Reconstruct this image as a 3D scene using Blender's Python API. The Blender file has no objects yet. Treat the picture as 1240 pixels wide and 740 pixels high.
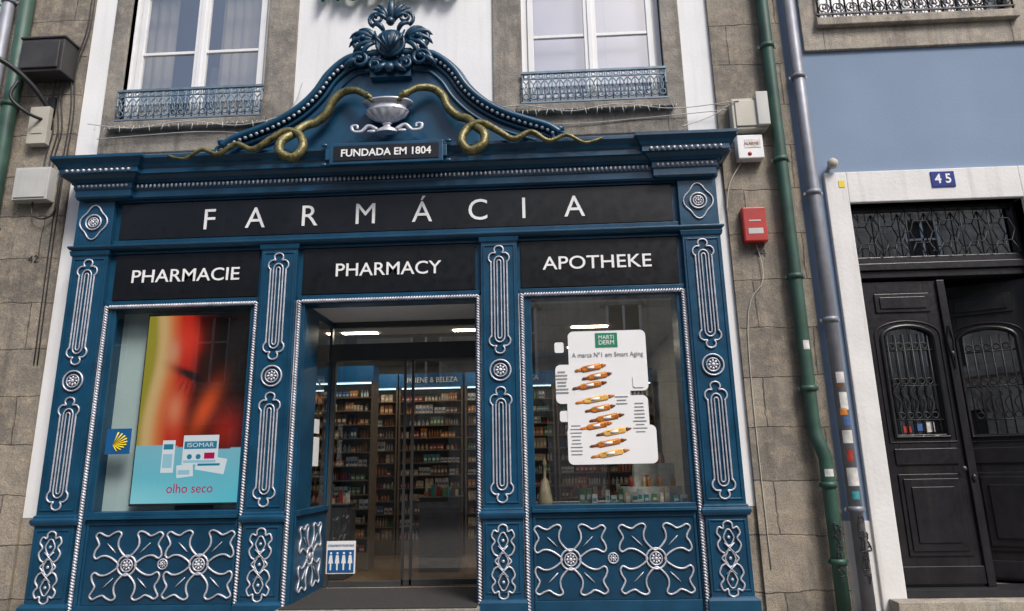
import bpy, math, random
from math import sin, cos, pi, radians
from mathutils import Vector, Matrix
random.seed(7)
S = bpy.context.scene

# ------------------------------------------------------------------ materials
def new_mat(name):
    m = bpy.data.materials.new(name); m.use_nodes = True
    nt = m.node_tree; nt.nodes.clear()
    out = nt.nodes.new('ShaderNodeOutputMaterial')
    return m, nt, out
def N(nt, t, **k):
    n = nt.nodes.new(t)
    for a, b in k.items(): setattr(n, a, b)
    return n
def rgba(c): return (c[0], c[1], c[2], 1)
def noise(nt, scale, detail=4, vec=None, rough=.55):
    n = N(nt, 'ShaderNodeTexNoise'); n.inputs['Scale'].default_value = scale
    n.inputs['Detail'].default_value = detail; n.inputs['Roughness'].default_value = rough
    if vec is not None: nt.links.new(vec, n.inputs['Vector'])
    return n
def ramp(nt, fac, p0, p1, c0=(0,0,0), c1=(1,1,1)):
    r = N(nt, 'ShaderNodeValToRGB'); e = r.color_ramp.elements
    e[0].position = p0; e[1].position = p1; e[0].color = rgba(c0); e[1].color = rgba(c1)
    nt.links.new(fac, r.inputs['Fac']); return r.outputs['Color']
def mix(nt, fac, a, b, mode='MIX'):
    m = N(nt, 'ShaderNodeMix', data_type='RGBA', blend_type=mode)
    for sock, v in ((m.inputs[0], fac), (m.inputs[6], a), (m.inputs[7], b)):
        if isinstance(v, (int, float)): sock.default_value = v
        elif isinstance(v, tuple): sock.default_value = rgba(v)
        else: nt.links.new(v, sock)
    return m.outputs[2]
def pos(nt, sx=1, sy=1, sz=1):
    g = N(nt, 'ShaderNodeNewGeometry'); mp = N(nt, 'ShaderNodeMapping')
    mp.inputs['Scale'].default_value = (sx, sy, sz)
    nt.links.new(g.outputs['Position'], mp.inputs['Vector']); return mp.outputs['Vector']
def mat(name, col, rough=.5, metal=0, var=.12, ns=3, bump=0, bs=40, streak=0, coat=0, dirt=None):
    m, nt, out = new_mat(name)
    b = N(nt, 'ShaderNodeBsdfPrincipled')
    nt.links.new(b.outputs[0], out.inputs[0])
    v = pos(nt)
    n = noise(nt, ns, 5, v)
    c = mix(nt, ramp(nt, n.outputs['Fac'], .3, .7), tuple(x*(1-var) for x in col), tuple(min(1, x*(1+var)) for x in col))
    if streak:
        vs = pos(nt, 5, 5, .35); n2 = noise(nt, 1.3, 6, vs, .65)
        c = mix(nt, ramp(nt, n2.outputs['Fac'], .5, .78), c, mix(nt, streak, c, dirt or tuple(x*.35 for x in col)))
    nt.links.new(c, b.inputs['Base Color'])
    n3 = noise(nt, ns*4, 4, v)
    mr = N(nt, 'ShaderNodeMapRange'); nt.links.new(n3.outputs['Fac'], mr.inputs[0])
    mr.inputs[3].default_value = max(0.02, rough-.1); mr.inputs[4].default_value = min(1, rough+.12)
    nt.links.new(mr.outputs[0], b.inputs['Roughness'])
    b.inputs['Metallic'].default_value = metal
    if coat: b.inputs['Coat Weight'].default_value = coat; b.inputs['Coat Roughness'].default_value = .15
    if bump:
        bn = N(nt, 'ShaderNodeBump'); bn.inputs['Distance'].default_value = bump; bn.inputs['Strength'].default_value = .6
        nb = noise(nt, bs, 5, v); nt.links.new(nb.outputs['Fac'], bn.inputs['Height'])
        nt.links.new(bn.outputs[0], b.inputs['Normal'])
    return m
def granite(name, c1, c2, mortar, bw=1.45, rh=.66, brick=True, horiz=False, ms=.010, wob=.13):
    m, nt, out = new_mat(name)
    b = N(nt, 'ShaderNodeBsdfPrincipled'); nt.links.new(b.outputs[0], out.inputs[0])
    b.inputs['Roughness'].default_value = .85
    g = N(nt, 'ShaderNodeNewGeometry'); s = N(nt, 'ShaderNodeSeparateXYZ'); nt.links.new(g.outputs['Position'], s.inputs[0])
    cb = N(nt, 'ShaderNodeCombineXYZ')
    if horiz:
        nt.links.new(s.outputs[0], cb.inputs[0]); nt.links.new(s.outputs[1], cb.inputs[1])
    else:
        ad = N(nt, 'ShaderNodeMath'); nt.links.new(s.outputs[0], ad.inputs[0]); nt.links.new(s.outputs[1], ad.inputs[1])
        nt.links.new(ad.outputs[0], cb.inputs[0]); nt.links.new(s.outputs[2], cb.inputs[1])
    v = pos(nt)
    nw = noise(nt, 1.3, 5, v, .7)
    wb = N(nt, 'ShaderNodeVectorMath', operation='MULTIPLY_ADD'); nt.links.new(nw.outputs['Color'], wb.inputs[0])
    wb.inputs[1].default_value = (wob, wob, 0); nt.links.new(cb.outputs[0], wb.inputs[2])
    nA = noise(nt, .9, 6, v, .65); nB = noise(nt, 60, 3, v, .75); nC = noise(nt, 4.5, 8, v, .72); nD = noise(nt, 1.0, 7, pos(nt, 3.5, 3.5, .4), .7)
    if brick:
        br = N(nt, 'ShaderNodeTexBrick'); nt.links.new(wb.outputs[0], br.inputs['Vector'])
        br.inputs['Scale'].default_value = 1; br.inputs['Brick Width'].default_value = bw; br.inputs['Row Height'].default_value = rh
        br.inputs['Mortar Size'].default_value = ms; br.inputs['Mortar Smooth'].default_value = .6
        br.inputs['Color1'].default_value = rgba(c1); br.inputs['Color2'].default_value = rgba(c2); br.inputs['Mortar'].default_value = rgba(mortar)
        c = br.outputs['Color']
    else: c = mix(nt, ramp(nt, nA.outputs['Fac'], .35, .65), c1, c2)
    c = mix(nt, ramp(nt, nA.outputs['Fac'], .42, .66), c, mix(nt, .5, c, (c1[0]*.42, c1[1]*.42, c1[2]*.45)))
    c = mix(nt, ramp(nt, nC.outputs['Fac'], .46, .64), c, mix(nt, .6, c, (c1[0]*1.38, c1[1]*1.3, c1[2]*1.18)))
    c = mix(nt, ramp(nt, nD.outputs['Fac'], .50, .70), c, mix(nt, .62, c, (.075, .068, .058)))
    c = mix(nt, .85, c, ramp(nt, nB.outputs['Fac'], .33, .66, (.42, .42, .44), (1.0, 1.0, 1.0)), 'MULTIPLY')
    nt.links.new(c, b.inputs['Base Color'])
    bn = N(nt, 'ShaderNodeBump'); bn.inputs['Distance'].default_value = .03; bn.inputs['Strength'].default_value = .8
    ma = N(nt, 'ShaderNodeMath', operation='MULTIPLY_ADD'); nt.links.new(nC.outputs['Fac'], ma.inputs[0]); ma.inputs[1].default_value = 1.0
    mb = N(nt, 'ShaderNodeMath', operation='MULTIPLY_ADD'); nt.links.new(nB.outputs['Fac'], mb.inputs[0]); mb.inputs[1].default_value = .3
    nt.links.new(ma.outputs[0], mb.inputs[2])
    if brick:
        iv = N(nt, 'ShaderNodeMath', operation='SUBTRACT'); iv.inputs[0].default_value = 1; nt.links.new(br.outputs['Fac'], iv.inputs[1])
        nt.links.new(iv.outputs[0], ma.inputs[2])
    nt.links.new(mb.outputs[0], bn.inputs['Height']); nt.links.new(bn.outputs[0], b.inputs['Normal'])
    return m
def glass(name, refl=.1, tint=(.9, .95, .95)):
    m, nt, out = new_mat(name)
    t = N(nt, 'ShaderNodeBsdfTransparent'); t.inputs[0].default_value = rgba(tint)
    g = N(nt, 'ShaderNodeBsdfGlossy'); g.inputs['Roughness'].default_value = .005; g.inputs[0].default_value = (1, 1, 1, 1)
    fr = N(nt, 'ShaderNodeLayerWeight'); fr.inputs[0].default_value = .5
    pw = N(nt, 'ShaderNodeMath', operation='POWER'); nt.links.new(fr.outputs['Facing'], pw.inputs[0]); pw.inputs[1].default_value = 4
    ad = N(nt, 'ShaderNodeMath', operation='MULTIPLY_ADD', use_clamp=True); nt.links.new(pw.outputs[0], ad.inputs[0]); ad.inputs[1].default_value = .9; ad.inputs[2].default_value = refl
    bn = N(nt, 'ShaderNodeBump'); bn.inputs['Distance'].default_value = .004; bn.inputs['Strength'].default_value = .25
    nb = noise(nt, .9, 1, pos(nt)); nt.links.new(nb.outputs['Fac'], bn.inputs['Height']); nt.links.new(bn.outputs[0], g.inputs['Normal'])
    x = N(nt, 'ShaderNodeMixShader'); nt.links.new(ad.outputs[0], x.inputs[0]); nt.links.new(t.outputs[0], x.inputs[1]); nt.links.new(g.outputs[0], x.inputs[2])
    nt.links.new(x.outputs[0], out.inputs[0]); return m
def emit(name, col, st):
    m, nt, out = new_mat(name); e = N(nt, 'ShaderNodeEmission'); e.inputs[0].default_value = rgba(col); e.inputs[1].default_value = st
    nt.links.new(e.outputs[0], out.inputs[0])
    if 'screen' in name: m.cycles.emission_sampling = 'NONE'
    return m

BLUE = mat('blue_paint', (.006, .057, .118), .32, var=.25, ns=2.5, bump=.002, bs=30, streak=.3, dirt=(.02, .08, .13))
BLUED = mat('blue_paint_panel', (.005, .044, .092), .34, var=.22, ns=3, bump=.002, bs=30)
SILVER = mat('silver_paint', (.56, .57, .63), .36, metal=.35, var=.25, ns=9, bump=.002, bs=60)
BLACKS = mat('black_signboard', (.006, .007, .009), .3, var=.3, ns=2)
WHITEL = mat('white_lettering', (.86, .86, .86), .4, var=.03)
STUCCO = mat('white_stucco', (.82, .82, .83), .9, var=.05, ns=1.2, bump=.004, bs=25, streak=.3, dirt=(.5, .48, .44))
BLUEWALL = mat('blue_render', (.215, .29, .41), .85, var=.08, ns=.9, bump=.004, bs=30, streak=.3, dirt=(.24, .28, .35))
GRAN = granite('granite_blocks', (.44, .385, .31), (.25, .225, .19), (.12, .11, .095))
GRANP = granite('granite_dressed', (.40, .37, .325), (.29, .265, .235), (.2, .2, .2), brick=False)
GRANL = granite('pale_granite', (.52, .47, .39), (.46, .41, .35), (.2, .2, .2), brick=False)
STONEW = mat('white_painted_stone', (.76, .75, .74), .8, var=.07, ns=2, bump=.006, bs=20, streak=.5, dirt=(.42, .38, .32))
SETT = granite('granite_setts', (.20, .19, .18), (.13, .125, .12), (.05, .05, .045), bw=.22, rh=.12, horiz=True, ms=.012, wob=.03)
SLAB = granite('pavement_slabs', (.30, .28, .25), (.23, .215, .195), (.09, .085, .08), bw=.9, rh=.5, horiz=True, wob=.03)
ASPH = mat('asphalt', (.05, .05, .052), .9, var=.2, ns=6, bump=.01, bs=80)
WFRAME = mat('white_window_paint', (.80, .80, .81), .45, var=.05, bump=.001, streak=.15, dirt=(.5, .48, .45))
RAIL = mat('blue_grey_iron', (.15, .22, .29), .5, metal=.2, var=.25, ns=8, bump=.002, streak=.3, dirt=(.25, .2, .16))
IRON = mat('black_iron', (.02, .021, .024), .5, var=.3, ns=8, bump=.002)
WOOD = mat('dark_painted_wood', (.014, .013, .016), .33, var=.35, ns=4, bump=.002, bs=25, streak=.25, dirt=(.06, .055, .045))
BRONZE = mat('olive_gold_paint', (.16, .14, .055), .36, metal=.4, var=.6, ns=16, bump=.012, bs=45)
GREENP = mat('green_pipe_paint', (.030, .085, .062), .5, var=.3, ns=4, streak=.5, bump=.002, dirt=(.1, .11, .09))
GREYP = mat('zinc_pipe', (.27, .28, .32), .5, metal=.3, var=.2, ns=4, streak=.4, bump=.002, dirt=(.16, .14, .13))
GREYBOX = mat('grey_plastic', (.52, .52, .50), .5, var=.08, streak=.3)
BEIGE = mat('beige_plastic', (.50, .47, .40), .55, var=.1, streak=.35)
DARKBOX = mat('dark_brown_metal', (.045, .042, .042), .5, var=.3)
REDP = mat('red_plastic', (.42, .03, .025), .4, var=.12)
GLASSD = glass('shop_glass', .32, (.86, .91, .90))
GLASSI = glass('entrance_glass', .08, (.85, .89, .88))
GLASSU = glass('upper_window_glass', .38, (.85, .88, .9))
ALU = mat('dark_aluminium', (.08, .085, .09), .35, metal=.5, var=.1)
ROOMW = mat('shop_wall', (.45, .44, .42), .8, var=.05)
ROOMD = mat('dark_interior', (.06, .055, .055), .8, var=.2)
FLOORI = mat('brown_floor_tile', (.20, .13, .08), .22, var=.2, ns=2)
CEILI = mat('shop_ceiling', (.55, .55, .53), .8, var=.04)
SHELF = mat('shelf_laminate', (.16, .12, .085), .5, var=.15)
LAMP = emit('ceiling_lamp_glow', (1, .84, .64), 36)
LAMPC = emit('shelf_lamp_glow', (.72, .93, 1), 3)
TEALP = mat('pale_teal_panel', (.55, .66, .66), .5, var=.08, ns=1)
SIGNB = mat('sign_blue', (.01, .10, .28), .35, var=.05)
YEL = mat('sign_yellow', (.80, .62, .02), .4, var=.05)
PAPER = mat('white_paper', (.82, .82, .83), .6, var=.03)
MAT_ = mat('entrance_mat', (.03, .028, .028), .95, var=.3, ns=30, bump=.01, bs=120)
GREENL = mat('logo_green', (.02, .22, .12), .4, var=.05)
AMBER = mat('amber_glass', (.52, .17, .03), .25, var=.45, ns=14)
AMBERL = mat('gold_liquid', (.78, .45, .12), .25, var=.3, ns=14)
TXTG = mat('grey_print', (.22, .22, .24), .5, var=.1)
CURT = mat('lavender_curtain', (.56, .54, .62), .85, var=.06)
CURTB = mat('beige_curtain', (.50, .42, .30), .85, var=.12, ns=1)
PRODS = [mat('product_%s' % n, c, .4, var=.3, ns=9) for n, c in dict(white=(.62, .60, .57), cream=(.55, .42, .27), orange=(.55, .20, .04), red=(.33, .04, .03), teal=(.05, .26, .28), blue=(.06, .13, .32), green=(.12, .25, .10), brown=(.16, .08, .04)).items()]

# ------------------------------------------------------------------ mesh kit
def empty(name):
    e = bpy.data.objects.new(name, None); S.collection.objects.link(e); return e
def catmull(p, n=6, closed=False):
    p = [Vector(q) for q in p]; L = len(p); o = []
    for i in range(L if closed else L-1):
        if closed: a, b, c, d = p[(i-1) % L], p[i], p[(i+1) % L], p[(i+2) % L]
        else: a, b, c, d = p[max(i-1, 0)], p[i], p[i+1], p[min(i+2, L-1)]
        for k in range(n):
            t = k/n
            o.append(.5*((2*b)+(c-a)*t+(2*a-5*b+4*c-d)*t*t+(3*b-a-3*c+d)*t**3))
    if not closed: o.append(p[-1])
    return o
class M:
    def __init__(s): s.v = []; s.f = []; s.mi = []; s.sm = []; s.k = 0
    def add(s, vs, fs, smooth=False):
        o = len(s.v); s.v += [tuple(x) for x in vs]
        for f in fs: s.f.append(tuple(o+i for i in f)); s.mi.append(s.k); s.sm.append(smooth)
    def box(s, x0, x1, y0, y1, z0, z1, R=None):
        v = [Vector((x, y, z)) for x in (x0, x1) for y in (y0, y1) for z in (z0, z1)]
        if R is not None:
            c = Vector(((x0+x1)/2, (y0+y1)/2, (z0+z1)/2)); v = [R @ (q-c)+c for q in v]
        s.add(v, [(0, 1, 3, 2), (4, 6, 7, 5), (0, 4, 5, 1), (2, 3, 7, 6), (0, 2, 6, 4), (1, 5, 7, 3)])
    def wall(s, x0, x1, z0, z1, ops, y0, y1):
        xs = sorted(set([x0, x1]+[v for o in ops for v in o[:2] if x0 < v < x1]))
        zs = sorted(set([z0, z1]+[v for o in ops for v in o[2:] if z0 < v < z1]))
        def solid(i, j):
            if i < 0 or j < 0 or i >= len(xs)-1 or j >= len(zs)-1: return False
            cx = (xs[i]+xs[i+1])/2; cz = (zs[j]+zs[j+1])/2
            return not any(o[0] < cx < o[1] and o[2] < cz < o[3] for o in ops)
        for i in range(len(xs)-1):
            for j in range(len(zs)-1):
                if not solid(i, j): continue
                a, b, c, d = xs[i], xs[i+1], zs[j], zs[j+1]
                s.add([(a, y0, c), (b, y0, c), (b, y0, d), (a, y0, d)], [(0, 1, 2, 3)])
                s.add([(a, y1, c), (b, y1, c), (b, y1, d), (a, y1, d)], [(3, 2, 1, 0)])
                if not solid(i-1, j): s.add([(a, y0, c), (a, y0, d), (a, y1, d), (a, y1, c)], [(0, 1, 2, 3)])
                if not solid(i+1, j): s.add([(b, y0, c), (b, y1, c), (b, y1, d), (b, y0, d)], [(0, 1, 2, 3)])
                if not solid(i, j-1): s.add([(a, y0, c), (a, y1, c), (b, y1, c), (b, y0, c)], [(0, 1, 2, 3)])
                if not solid(i, j+1): s.add([(a, y0, d), (b, y0, d), (b, y1, d), (a, y1, d)], [(0, 1, 2, 3)])
    def blob(s, c, r, R=None, nu=8, nv=5):
        c = Vector(c); vs = []; fs = []
        for j in range(1, nv):
            t = pi*j/nv
            for i in range(nu):
                a = 2*pi*i/nu; p = Vector((r[0]*sin(t)*cos(a), r[1]*sin(t)*sin(a), r[2]*cos(t)))
                vs.append(c+(R @ p if R is not None else p))
        for q in (Vector((0, 0, r[2])), Vector((0, 0, -r[2]))): vs.append(c+(R @ q if R is not None else q))
        T = len(vs)-2
        for j in range(nv-2):
            for i in range(nu): fs.append((j*nu+i, (j+1)*nu+i, (j+1)*nu+(i+1) % nu, j*nu+(i+1) % nu))
        for i in range(nu):
            fs.append((T, i, (i+1) % nu)); fs.append((T+1, (nv-2)*nu+(i+1) % nu, (nv-2)*nu+i))
        s.add(vs, fs, True)
    def tube(s, pts, r, seg=8, closed=False, flat=1.0):
        pts = [Vector(p) for p in pts]; n = len(pts)
        if not isinstance(r, (list, tuple)): r = [r]*n
        vs = []; fs = []; up = Vector((0, -1, 0))
        for i in range(n):
            a = pts[(i-1) % n] if closed or i > 0 else pts[i]; b = pts[(i+1) % n] if closed or i < n-1 else pts[i]
            t = (b-a).normalized() if (b-a).length > 1e-9 else Vector((1, 0, 0))
            q = up-t*up.dot(t)
            if q.length < .05: q = Vector((1, 0, 0))-t*t.x
            q.normalize(); w = t.cross(q)
            for k in range(seg):
                an = 2*pi*k/seg; vs.append(pts[i]+(q*cos(an)*flat+w*sin(an))*r[i])
        for i in range(n if closed else n-1):
            j = (i+1) % n
            for k in range(seg): fs.append((i*seg+k, i*seg+(k+1) % seg, j*seg+(k+1) % seg, j*seg+k))
        if not closed: fs.append(tuple(range(seg))[::-1]); fs.append(tuple((n-1)*seg+k for k in range(seg)))
        s.add(vs, fs, True)
    def ring(s, c, R, r, n=20, ax='y', seg=6):
        P = []
        for i in range(n):
            a = 2*pi*i/n
            P.append((c[0]+R*cos(a), c[1], c[2]+R*sin(a)) if ax == 'y' else ((c[0]+R*cos(a), c[1]+R*sin(a), c[2]) if ax == 'z' else (c[0], c[1]+R*cos(a), c[2]+R*sin(a))))
        s.tube(P, r, seg, True)
    def lathe(s, c, prof, n=24, flute=0, fn=12):
        vs = []; fs = []
        for (r, z) in prof:
            for i in range(n):
                a = 2*pi*i/n; rr = r*(1+flute*cos(fn*a)); vs.append((c[0]+rr*cos(a), c[1]+rr*sin(a), c[2]+z))
        for j in range(len(prof)-1):
            for i in range(n): fs.append((j*n+i, j*n+(i+1) % n, (j+1)*n+(i+1) % n, (j+1)*n+i))
        s.add(vs, fs, True)
        s.add([vs[i] for i in range(n)], [tuple(range(n))[::-1]]); s.add([vs[-n+i] for i in range(n)], [tuple(range(n))])
    def mould(s, x0, x1, yf, prof, yb=0):
        vs = []; fs = []
        for p, z in prof: vs += [(x0-p, yb, z), (x0-p, yf-p, z), (x1+p, yf-p, z), (x1+p, yb, z)]
        for j in range(len(prof)-1):
            for i in range(3): fs.append((4*j+i, 4*j+i+1, 4*j+5+i, 4*j+4+i))
        L = 4*(len(prof)-1); fs.append((0, 3, 2, 1)); fs.append((L, L+1, L+2, L+3))
        s.add(vs, fs)
    def prism(s, poly, y0, y1):
        n = len(poly); vs = [(x, y0, z) for x, z in poly]+[(x, y1, z) for x, z in poly]
        s.add(vs, [tuple(range(n)), tuple(range(n, 2*n))[::-1]]+[(i, n+i, n+(i+1) % n, (i+1) % n) for i in range(n)])
    def make(s, name, mats, parent=None, bevel=0, loc=None, rot=None):
        me = bpy.data.meshes.new(name); me.from_pydata(s.v, [], s.f)
        if not isinstance(mats, (list, tuple)): mats = [mats]
        for m in mats: me.materials.append(m)
        me.polygons.foreach_set('material_index', s.mi); me.polygons.foreach_set('use_smooth', s.sm); me.update()
        ob = bpy.data.objects.new(name, me); S.collection.objects.link(ob)
        if parent: ob.parent = parent
        if loc: ob.location = loc
        if rot: ob.rotation_euler = rot
        if bevel:
            b = ob.modifiers.new('b', 'BEVEL'); b.width = bevel; b.segments = 2; b.limit_method = 'ANGLE'; b.angle_limit = radians(50)
        return ob
def text(name, body, x, y, z, size, mat_, parent=None, width=None, ext=.004, align='CENTER', rz=0, bold=0):
    cu = bpy.data.curves.new(name, 'FONT'); cu.body = body; cu.size = size; cu.extrude = ext; cu.align_x = align; cu.align_y = 'CENTER'
    cu.resolution_u = 4; cu.offset = bold
    ob = bpy.data.objects.new(name, cu); S.collection.objects.link(ob); cu.materials.append(mat_)
    ob.rotation_euler = (radians(90), 0, rz); ob.location = (x, y, z)
    if width:
        bpy.context.view_layer.update(); ob.scale = (width/max(ob.dimensions.x, 1e-4), 1, 1)
    if parent: ob.parent = parent
    return ob

# ================================================================== SETTING
G = M(); G.add([(-400, -400, -.62), (400, -400, -.62), (400, 400, -.62), (-400, 400, -.62)], [(0, 1, 2, 3)]); G.make('ground', ASPH)
G = M(); G.box(-40, 40, -16, -3.2, -.7, -.42); G.make('street', SETT)
G = M(); G.box(-40, 40, -3.05, .3, -.7, -.30); G.make('pavement', SLAB, bevel=.01)
G = M(); G.box(-40, 40, -3.198, -3.052, -.7, -.295); G.make('kerb', GRANP, bevel=.015)
G = M(); G.box(-40, 40, -19, -16.002, -.7, -.22); G.make('pavement', SLAB)

# ---------------- main building
B = empty('pharmacy_building')
w = M()
ops = [(-6.36, -4.13, 6.62, 9.6), (-.18, 1.93, 6.62, 9.6), (-6.0, -3.87, .95, 3.75), (-3.33, -.8, -.5, 3.75), (-.27, 1.9, .95, 3.75)]
w.wall(-6.98, 2.64, .95, 11.5, ops, 0, .35); w.make('white_walls', STUCCO, B)
w = M(); w.wall(-6.98, 2.64, -.5, .95, [(-3.33, -.8, -.6, 2)], .003, .352); w.make('granite_plinth', GRAN, B)
w = M()
for (a, b, c, d) in ((-6.36, -4.13, -6.62, -3.66), (-.18, 1.93, -.62, 2.21)):
    w.box(c, a, -.035, .1, 6.18, 10.1); w.box(b, d, -.035, .1, 6.18, 10.1)
    w.box(a, b, -.033, .1, 6.18, 6.62); w.box(a, b, -.035, .1, 9.6, 10.1)
    w.box(a-.1, b+.1, -.13, .05, 6.54, 6.66)
w.make('granite_window_surrounds', GRANP, B, bevel=.012)
w = M(); w.mould(-6.98, 2.64, 0, [(0, 11.2), (.1, 11.25), (.25, 11.45), (.4, 11.6), (.4, 11.7)]); w.box(-7, 2.66, 0, 7, 11.5, 11.69); w.make('roof_cornice', GRANP, B)
w = M(); w.box(-6.98, 2.64, .35, 7, 4.0, 4.3); w.box(-6.98, -6.7, .36, 7, -.5, 4); w.box(2.4, 2.64, .36, 7, -.5, 4); w.box(-6.98, 2.64, 7, 7.3, -.5, 11.5)
w.make('structure', ROOMW, B)
def upper_window(a, b, curt, mz):
    f = M(); z0, z1 = 6.62, 9.6; y = .12
    f.box(a, a+.09, y, y+.1, z0, z1); f.box(b-.09, b, y, y+.1, z0, z1); f.box(a+.09, b-.09, y, y+.1, z0, z0+.1); f.box(a+.09, b-.09, y, y+.1, z1-.1, z1)
    c = (a+b)/2
    for u0, u1 in ((a+.095, c-.004), (c+.004, b-.095)):
        f.box(u0, u0+.09, y-.03, y+.05, z0+.11, z1-.11); f.box(u1-.09, u1, y-.03, y+.05, z0+.11, z1-.11)
        f.box(u0+.09, u1-.09, y-.028, y+.05, z0+.11, z0+.25); f.box(u0+.09, u1-.09, y-.028, y+.05, z1-.2, z1-.11)
        for m_ in mz: f.box(u0+.09, u1-.09, y-.015, y+.03, m_-.025, m_+.025)
    f.box(c-.035, c+.035, y-.05, y-.031, z0+.11, z1-.11)
    f.make('window_frame', WFRAME, B, bevel=.006)
    g = M(); g.add([(a+.1, y+.01, z0+.1), (b-.1, y+.01, z0+.1), (b-.1, y+.01, z1-.1), (a+.1, y+.01, z1-.1)], [(0, 1, 2, 3)]); g.make('window_glass', GLASSU, B)
    r = M(); r.box(a-.6, b+.6, 2.6, 2.7, 5.9, 10.2); r.box(a-.6, b+.6, .36, 2.7, 5.8, 5.9); r.box(a-.6, b+.6, .36, 2.7, 10.2, 10.3); r.box(a-.7, a-.6, .36, 2.7, 5.9, 10.2); r.box(b+.6, b+.7, .36, 2.7, 5.9, 10.2)
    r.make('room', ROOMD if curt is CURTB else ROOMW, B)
    cm = M()
    def curtain(x0, x1, yy, am=.035, wl=.16):
        n = int((x1-x0)/.02); vs = []; fs = []
        for i in range(n+1):
            x = x0+(x1-x0)*i/n; o = am*sin(x/wl*6.28)+am*.4*sin(x/wl*2.3*3+1)
            vs += [(x, yy+o, 6.0), (x+.02*sin(i), yy+o*.6, 9.9)]
        for i in range(n): fs.append((2*i, 2*i+2, 2*i+3, 2*i+1))
        cm.add(vs, fs, True)
    if curt is CURT:
        cm.box(a, c-.08, .28, .30, 6.6, 9.6); cm.box(c+.05, b, .28, .30, 6.6, 9.6); cm.box(a+.2, c-.25, .27, .28, 7.3, 9.2); cm.box(c+.25, b-.2, .27, .28, 7.3, 9.2)
    else: curtain(a-.05, a+.55, .38); curtain(b-.95, b+.05, .38, .02)
    cm.make('curtain', curt, B)
    if curt is CURTB:
        k = M(); k.box(c+.05, b-.1, .9, 1.0, 6.6, 7.9); k.box(a+.7, c, 1.2, 1.3, 7.4, 8.4); k.make('wooden_cupboard', PRODS[1], B)
    q = M(); ry = -.085; t = 7.19; bt = 6.70
    q.box(a-.02, b+.02, ry-.02, ry+.02, t-.02, t+.015); q.box(a-.02, b+.02, ry-.015, ry+.015, bt-.012, bt+.012); q.box(a, b, ry-.012, ry+.012, t-.11, t-.095)
    n = 19; st = (b-a)/n
    for i in range(n+1):
        x = a+st*i; q.tube([(x, ry, bt), (x, ry, t)], .011, 6)
        q.blob((x, ry, (t+bt)/2), (.024, .02, .03))
        if i < n:
            xc = x+st/2
            q.ring((xc, ry, t-.058), .03, .008, 10); q.ring((xc, ry, bt+.1), .045, .010, 12)
            q.tube(catmull([(x, ry, t-.12), (xc, ry, t-.2), (xc-.02, ry, t-.27), (xc, ry, bt+.145)], 4), .010, 5)
            q.tube(catmull([(x+st, ry, t-.12), (xc, ry, t-.2), (xc+.02, ry, t-.27), (xc, ry, bt+.145)], 4), .010, 5)
    for x in (a+.01, b-.01): q.tube([(x, ry, t-.03), (x, .03, t-.03)], .015, 6)
    q.make('railing', RAIL, B)
upper_window(-6.36, -4.13, CURTB, [7.95, 9.0]); upper_window(-.18, 1.93, CURT, [7.93, 9.0])

# ---------------- shopfront
SH = empty('pharmacy_shopfront')
PX = [(-6.56, -6.04), (-3.84, -3.34), (-.80, -.31), (1.93, 2.44)]
b = M()
for a, c in PX:
    b.box(a, c, -.32, -.002, -.5, 4.56)
    b.mould(a, c, -.32, [(.0, .86), (.03, .875), (.045, .91), (.045, .94), (.02, .96), (.02, .985), (0, 1.0)], -.1)
    b.mould(a, c, -.32, [(.0, -.5), (.05, -.499), (.05, -.1), (.02, -.07), (0, -.06)], -.1)
    b.mould(a, c, -.32, [(.0, 4.47), (.02, 4.49), (.03, 4.55)], -.1)
    for z0, z1 in ((1.05, 4.44), (0, .82)):
        b.box(a+.03, a+.05, -.332, -.31, z0, z1); b.box(c-.05, c-.03, -.332, -.31, z0, z1)
        b.box(a+.05, c-.05, -.332, -.31, z0, z0+.02); b.box(a+.05, c-.05, -.332, -.31, z1-.02, z1)
b.make('pilasters', BLUE, SH, bevel=.005)
b = M()
b.box(-6.5, 2.4, -.24, -.001, 3.76, 5.32)
for a, c in ((-6.56, -6.03), (1.92, 2.44)): b.box(a, c, -.33, -.24, 4.62, 5.32)
b.mould(-6.56, 2.44, -.33, [(0, 4.55), (.03, 4.565), (.05, 4.59), (.05, 4.61), (0, 4.63)])
for a, c in ((-6.02, -3.86), (-3.32, -.82), (-.29, 1.91)):
    b.box(a, c, -.275, -.24, 3.765, 3.82); b.box(a, c, -.275, -.24, 4.5, 4.548)
b.box(-6.02, 1.91, -.29, -.24, 4.64, 4.70); b.box(-6.02, 1.91, -.29, -.24, 5.27, 5.31)
BAYS = [(-6.04, -3.84), (-3.34, -.80), (-.31, 1.93)]
for i, (a, c) in enumerate(BAYS):
    b.box(a, a+.12, -.26, .36, -.5, 3.76); b.box(c-.09, c, -.26, .36, -.5, 3.76); b.box(a+.12, c-.09, -.26, .0, 3.70, 3.758)
    if i != 1:
        b.box(a+.12, c-.09, -.24, -.02, -.5, .93); b.box(a+.12, c-.09, -.31, .3, .93, .97); b.box(a+.12, c-.09, -.28, .3, .97, 1.02)
        b.box(a+.12, a+.17, -.255, -.20, 1.02, 3.7); b.box(c-.13, c-.09, -.255, -.20, 1.02, 3.7)
        b.box(a+.13, c-.1, -.26, -.24, .86, .92); b.box(a+.13, c-.1, -.27, -.24, -.5, -.1)
        b.box(a+.13, a+.16, -.258, -.24, -.1, .86); b.box(c-.13, c-.1, -.258, -.24, -.1, .86)
b.make('frames_and_fascia', BLUE, SH, bevel=.004)
b = M()
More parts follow.
